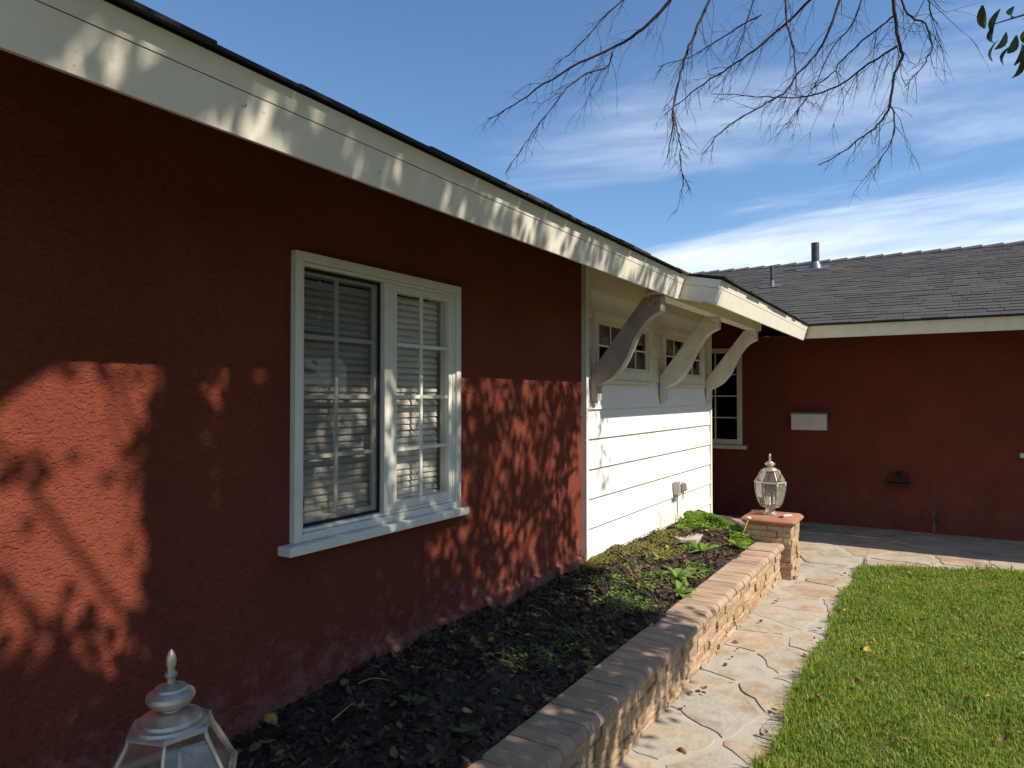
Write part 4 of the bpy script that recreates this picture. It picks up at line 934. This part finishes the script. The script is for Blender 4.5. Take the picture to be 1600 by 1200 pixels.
def hedge(y0, y1, x, h, seed, label):  # unseen hedge, added to block bright horizon sky from wall and window
    r = np.random.default_rng(seed); n = 9000; P = np.stack([x+r.uniform(-.6, .6, n), r.uniform(y0, y1, n), h*r.random(n)**.8], 1); P[:, 2] *= 1+.12*np.sin(P[:, 1]*2.3)
    d1 = r.normal(0, 1, (n, 3)); d1 /= np.linalg.norm(d1, axis=1)[:, None]; d2 = np.cross(d1, r.normal(0, 1, (n, 3))); d2 /= np.linalg.norm(d2, axis=1)[:, None]
    V = np.stack([P-d1*.09, P+d2*.06, P+d1*.09, P-d2*.06], 1); o = fast_mesh('hedge', V.reshape(-1, 3), np.arange(n*4).reshape(n, 4), 'tree_leaf'); tag(o, label, 'hedge')
hedge(-12, -2.5, 19.6, 2.2, 1, 'added hedge left of the door across the street')
hedge(4.5, 22, 19.6, 1.8, 2, 'added hedge right of the door across the street')
def added_street_trees():  # unseen row, added to keep low sky light off the red wall
    r = np.random.default_rng(21); n = 5200; cl = []
    while len(cl) < 60:
        p = r.uniform(-1, 1, 3)
        if np.linalg.norm(p) < 1: cl.append(p*np.array([2.0, 2.3, 2.3])+np.array([0, 0, 5.0]))
    c = np.array(cl)[r.integers(0, 60, n)]; P = c+r.normal(0, .42, (n, 3))
    d1 = r.normal(0, 1, (n, 3)); d1 /= np.linalg.norm(d1, axis=1)[:, None]; d2 = np.cross(d1, r.normal(0, 1, (n, 3))); d2 /= np.linalg.norm(d2, axis=1)[:, None]
    V = np.stack([P-d1*.17, P+d2*.1, P+d1*.17, P-d2*.1], 1).reshape(-1, 3); F = np.arange(n*4).reshape(n, 4)
    tk = MB(); tk.tube([(0, 0, -.1), (.05, 0, 1.2), (0, .06, 2.6), (.1, .1, 4.6)], [.22, .17, .15, .08], 10)
    for a in range(5): q = a*1.26; tk.tube([(0, .06, 2.6), (.7*math.cos(q), .7*math.sin(q), 3.8), (1.5*math.cos(q), 1.5*math.sin(q), 5.0)], [.09, .06, .03], 6)
    cm_ = None; tm_ = tk.mesh('trunk')
    lab = ('added street tree opposite the left end of the big window', 'added street tree left of the door across the street', 'added street tree right of the door across the street', 'added street tree before the garage across the street', 'added street tree at the far end across the street', 'added street tree at the near end across the street')
    for i, (x, y, sc) in enumerate(((19.2, -2, 1.1), (18.8, 4.6, .95), (19.3, 10.5, 1.15), (18.9, 16.5, 1.0), (19.2, 23, 1.1), (19.0, -9, 1.05))):
        root = empty('added_street_tree', (x, y, 0), i*1.3); root.scale = (sc, sc, sc); tag(root, lab[i], 'tree', 'added street trees across the road')
        link('trunk', tm_, 'bark_grey', root, True)
        if cm_ is None: o = fast_mesh('crown', V, F, 'tree_leaf', root); cm_ = o.data
        else: link('crown', cm_, None, root)
added_street_trees()
# ================================================================== TREES
def taper(p0, p1, n, sag, r, jit):
    pts = []
    for i in range(n+1):
        t = i/n; p = p0.lerp(p1, t); p.z += sag*4*t*(1-t); pts.append(p+Vector((r.gauss(0, jit), r.gauss(0, jit), r.gauss(0, jit)))*(1 if 0 < i < n else 0))
    return pts
def bare_tree():
    r = random.Random(12); root = empty('bare_tree', (4.6, -1.4, 0)); tag(root, 'leafless tree with drooping dark twigs hanging into the sky', 'tree'); O = Vector((4.6, -1.4, 0))
    def rel(ps): return [Vector(p)-O for p in ps]
    fork = Vector((4.5, -1.3, 3.2))
    m = MB(); m.tube(rel([(4.6, -1.4, -.1), (4.58, -1.38, .4), (4.62, -1.42, 1.5), (4.53, -1.36, 2.4), fork]), [.20, .15, .125, .12, .115], 12); m.build('trunk', 'bark_grey', root, smooth=True)
    # visible branches: picture points with a distance, thickness at entry
    B = [
     ([(1053,-8),(1005,45),(963,72),(905,98),(850,132),(803,165),(762,186)], 4.6, 4.9, .017),
     ([(957,82),(950,103),(925,112),(895,130),(880,145),(845,190),(820,225),(788,272)], 4.72, 4.6, .008),
     ([(1112,-8),(1090,40),(1073,85),(1060,125),(1052,170),(1050,205),(1042,245)], 4.2, 4.1, .013),
     ([(1052,172),(1058,200),(1062,225),(1064,255),(1068,292)], 4.12, 4.0, .005),
     ([(1190,22),(1150,45),(1110,70),(1070,92),(1028,104)], 5.0, 5.3, .008),
     ([(1275,-8),(1235,30),(1180,78),(1140,105),(1100,130),(1062,160),(1040,178)], 4.9, 5.2, .014),
     ([(1314,-8),(1295,50),(1275,85),(1245,118),(1225,145),(1190,165),(1150,188),(1120,213),(1104,236)], 4.4, 4.6, .012),
     ([(1229,-8),(1230,40),(1238,70),(1243,110),(1243,152)], 4.3, 4.2, .009),
     ([(1394,-8),(1400,40),(1406,72),(1409,91),(1398,116),(1391,162),(1383,181),(1366,200),(1344,216),(1316,238),(1278,259)], 3.9, 4.2, .015),
     ([(1391,162),(1399,187),(1391,225),(1375,250),(1352,277)], 4.0, 3.9, .006),
     ([(1402,73),(1372,91),(1309,134),(1262,150),(1216,152),(1181,151),(1112,146)], 3.95, 4.8, .009),
     ([(1396,25),(1369,47),(1325,84),(1300,116),(1270,140),(1230,200)], 4.0, 4.5, .008),
     ([(1408,-8),(1419,22),(1444,37),(1456,69),(1447,97),(1428,119),(1414,137)], 3.8, 3.7, .008),
     ([(1448,-8),(1455,20),(1465,38)], 3.7, 3.7, .006),
     ([(985,-8),(950,20),(915,60),(890,85),(868,100)], 5.2, 5.4, .007),
     ([(1350,-8),(1330,40),(1300,75),(1275,130),(1240,180),(1215,210)], 5.1, 5.3, .008),
     ([(1180,-8),(1165,40),(1150,90),(1120,140)], 5.2, 5.2, .006)]
    joins = [Vector((3.0, 1.9, 5.9)), Vector((3.5, 2.3, 6.1)), Vector((2.5, 1.6, 6.0))]
    for k, j in enumerate(joins):
        m = MB(); ps = taper(fork, j, 8, .25, r, .03); m.tube(rel(ps), [.085-.045*i/8 for i in range(9)], 10); m.build('limb', 'bark_grey', root, smooth=True)
    for k, (px, t0, t1, rad) in enumerate(B):
        n = len(px); pts = []
        for i, (x, y) in enumerate(px):
            t = t0+(t1-t0)*i/(n-1); pts.append(CAM+ray(x, y)*t)
        # resample smoothly
        fine = []
        for i in range(n-1):
            p0, p1, p2, p3 = pts[max(i-1, 0)], pts[i], pts[i+1], pts[min(i+2, n-1)]
            for q in range(4):
                t = q/4; fine.append(.5*(2*p1+(p2-p0)*t+(2*p0-5*p1+4*p2-p3)*t*t+(3*p1-p0-3*p2+p3)*t**3))
        fine.append(pts[-1]); fine = [p+Vector((r.gauss(0, .003), r.gauss(0, .003), r.gauss(0, .003))) for p in fine]
        rad *= .62; nf = len(fine); rads = [rad*(1-.82*i/(nf-1))+.0012 for i in range(nf)]
        m = MB()
        if px[0][1] < 0:   # goes on up and joins a limb outside the frame
            j = min(joins, key=lambda q: (q-fine[0]).length); lead = taper(j, fine[0], 7, .18, r, .02)
            m.tube(rel(lead[:-1]+fine), [rad*1.9-(rad*.9)*i/7 for i in range(7)]+rads, 7)
        else: m.tube(rel(fine), rads, 6)
        br = m.build('branch', 'bark', root, smooth=True)
        # twigs
        tw = MB(); L_all = sum((fine[i+1]-fine[i]).length for i in range(nf-1)); cnt = int(L_all*21)+4
        def twig(p, d, l, rr, lvl):
            q = [p]; v = d.normalized()
            for s in range(5):
                v = (v+Vector((r.gauss(0, .11), r.gauss(0, .11), r.gauss(-.07, .10)))).normalized(); q.append(q[-1]+v*l/5)
            tw.tube(rel(q), [rr*(1-.14*s) for s in range(6)], 4, cap=False)
            if lvl < 1:
                for s in range(r.randint(1, 3)):
                    i = r.randint(1, 4); dd = (q[i+1]-q[i]).normalized()+Vector((r.gauss(0, .6), r.gauss(0, .6), r.gauss(-.1, .5))); twig(q[i], dd, l*r.uniform(.3, .6), rr*.7, lvl+1)
        for c in range(cnt):
            i = min(nf-2, int((c+r.random())/cnt*(nf-1))); d = (fine[i+1]-fine[i]).normalized()
            dd = d*r.uniform(.5, 1.2)+Vector((r.gauss(0, .45), r.gauss(0, .45), r.gauss(-.25, .45)))
            twig(fine[i], dd, r.uniform(.12, .50)*(1-.62*i/nf), r.uniform(.0013, .0024), 0)
        tw.build('twigs', 'bark', br)
    # crown above the frame: more limbs and twigs so that it is a whole tree
    tw = MB()
    for k in range(26):
        a = r.uniform(0, 6.28); l = r.uniform(1.5, 3.0); e = fork+Vector((math.cos(a)*l, math.sin(a)*l, r.uniform(1.6, 3.6)))
        if e.x < 4.2 or e.y > 0: e.z = max(e.z, 6.4)
        ps = taper(fork+Vector((0, 0, r.uniform(0, .3))), e, 7, .3, r, .06); tw.tube(rel(ps), [.04-.005*i for i in range(8)], 6)
        for q in range(9):
            i = r.randint(3, 6); p = ps[i]; d = Vector((r.gauss(0, 1), r.gauss(0, 1), r.gauss(.1, .6))).normalized(); pp = [p+d*(.8*s/5)*r.uniform(.7, 1.2)+Vector((0, 0, -.12*(s/5)**2)) for s in range(6)]
            tw.tube(rel(pp), [.008-.0013*s for s in range(6)], 4, cap=False)
    tw.build('crown', 'bark', root)
bare_tree()

def lit_prob(Y, s):
    """how likely a leaf clump is kept where its shade would fall on the wall at (Y, s)"""
    if s < -.75: return 0
    if Y > 4.12: return .03 if s > .2 else .0
    if Y > 3.7 and s < .2: return .05
    if .62 < Y < 1.27 and .84 < s < 1.68: return .035
    if 1.02 < Y < 1.22 and .70 < s < .9: return .15
    if 1.345 < Y < 1.505 and 1.06 < s < 1.68: return 0
    if 1.56 < Y < 1.69 and 1.15 < s < 1.68: return 0
    if 1.8 < Y < 2.70 and 1.0 < s < 1.72: return .30
    if 1.62 < Y < 1.72 and .8 < s < 1.0: return 0
    if Y > 2.80 and s > .42 and s < 1.62: return .34
    if Y > 2.3 and s >= 1.58: return .22
    if s < .3 and Y > 2.5: return .55
    if s < -.3: return .45
    if s > 1.56: return .5
    return 1.0
def leafy_tree():
    r = random.Random(77); O = Vector((5.7, 2.3, 0)); root = empty('evergreen_tree', O); tag(root, 'evergreen tree whose dark curled leaves show at the upper right corner', 'tree')
    m = MB(); m.tube([(0, 0, -.1), (.02, .0, .5), (-.05, .04, 1.6), (-.2, .06, 2.7), (-.45, .1, 3.6)], [.21, .16, .135, .12, .10], 12); m.build('trunk', 'bark_grey', root, smooth=True)
    V = []; lim = MB(); top = O+Vector((-.45, .1, 3.6))
    cl = []; tries = 0
    while len(cl) < 3000 and tries < 90000:
        tries += 1
        Y = r.uniform(-.6, 4.6); s = r.uniform(-1.2, 2.9); q = ((Y-2.0)/2.7)**2+((s-.75)/2.1)**2
        if q > 1: continue
        x = 4.35+r.uniform(-1.3, 1.3)*math.sqrt(1-q*.8)
        if r.random() > lit_prob(Y, s): continue
        cl.append(Vector((x, Y+.03*x, s+K*x)))
    n_ex = 0
    while n_ex < 420:
        Y = r.uniform(1.26, 1.80); s = r.uniform(.45, 1.74)
        if lit_prob(Y, s) < .9: continue
        x = 4.35+r.uniform(-1.1, 1.1); cl.append(Vector((x, Y+.03*x, s+K*x))); n_ex += 1
    for c in cl:
        if r.random() < .012: lim.tube([top-O, (top.lerp(c, .5)+Vector((0, 0, .25)))-O, c-O], [.03, .014, .004], 5)
        for k in range(13 if not (1.24 < c.y-.03*c.x < 1.8) else 22):
            p = c+Vector((r.gauss(0, .045), r.gauss(0, .045), r.gauss(0, .045))); a = Vector((r.gauss(0, 1), r.gauss(0, 1), r.gauss(-.2, .8))).normalized(); b = a.cross(Vector((r.gauss(0, 1), r.gauss(0, 1), r.gauss(0, 1)))).normalized()
            l, w_ = r.uniform(.055, .085), r.uniform(.018, .028); n_ = a.cross(b)
            V.append([p, p+a*l*.5+b*w_+n_*.008, p+a*l, p+a*l*.5-b*w_+n_*.008])
    V = np.array([[tuple(q-O) for q in f] for f in V], np.float32)
    cr = fast_mesh('crown', V.reshape(-1, 3), np.arange(len(V)*4).reshape(-1, 4), 'tree_leaf', root)
    lim.build('limbs', 'bark_grey', root)
    # the low spray seen in the corner
    m = MB(); tip = CAM+ray(1552, 38)*3.2; mid = CAM+ray(1680, -40)*3.3
    ps = [Vector((4.6, 2.9, 4.6)), Vector((3.4, 3.5, 4.0)), mid, CAM+ray(1610, 20)*3.2, tip]
    m.tube([p-O for p in ps], [.02, .014, .008, .005, .002], 6); m.build('branch', 'bark', root, smooth=True)
    rr = random.Random(4)
    spots = [(1535, 8), (1563, 14), (1585, 10), (1598, 30), (1553, 40), (1572, 50), (1588, 55), (1560, 62), (1580, 72), (1597, 66), (1598, 88), (1612, 40), (1625, 60), (1640, 20), (1615, 95), (1650, 70)]
    for (x, y) in spots:
        p = CAM+ray(x, y)*(3.2+rr.uniform(-.12, .12)); a = Vector((rr.gauss(-.3, .5), rr.gauss(0, .4), rr.gauss(-.8, .4))).normalized(); b = a.cross(Vector((rr.gauss(0, 1), rr.gauss(0, 1), rr.gauss(0, .4)))).normalized(); n_ = a.cross(b); L_ = rr.uniform(.075, .105)
        vs = []; lv = MB()
        for i in range(6):
            t = i/5; w_ = .020*math.sin(math.pi*min(1, t*.94+.03))**.7; c = p+a*L_*t+n_*(.022*math.sin(t*2.6)); vs += [c-b*w_+n_*w_*.5-O, c-O, c+b*w_+n_*w_*.5-O]
        lv.add(vs, [(i*3+k, (i+1)*3+k, (i+1)*3+k+1, i*3+k+1) for i in range(5) for k in range(2)]); lv.build('leaf', 'tree_leaf', root, smooth=True)
leafy_tree()
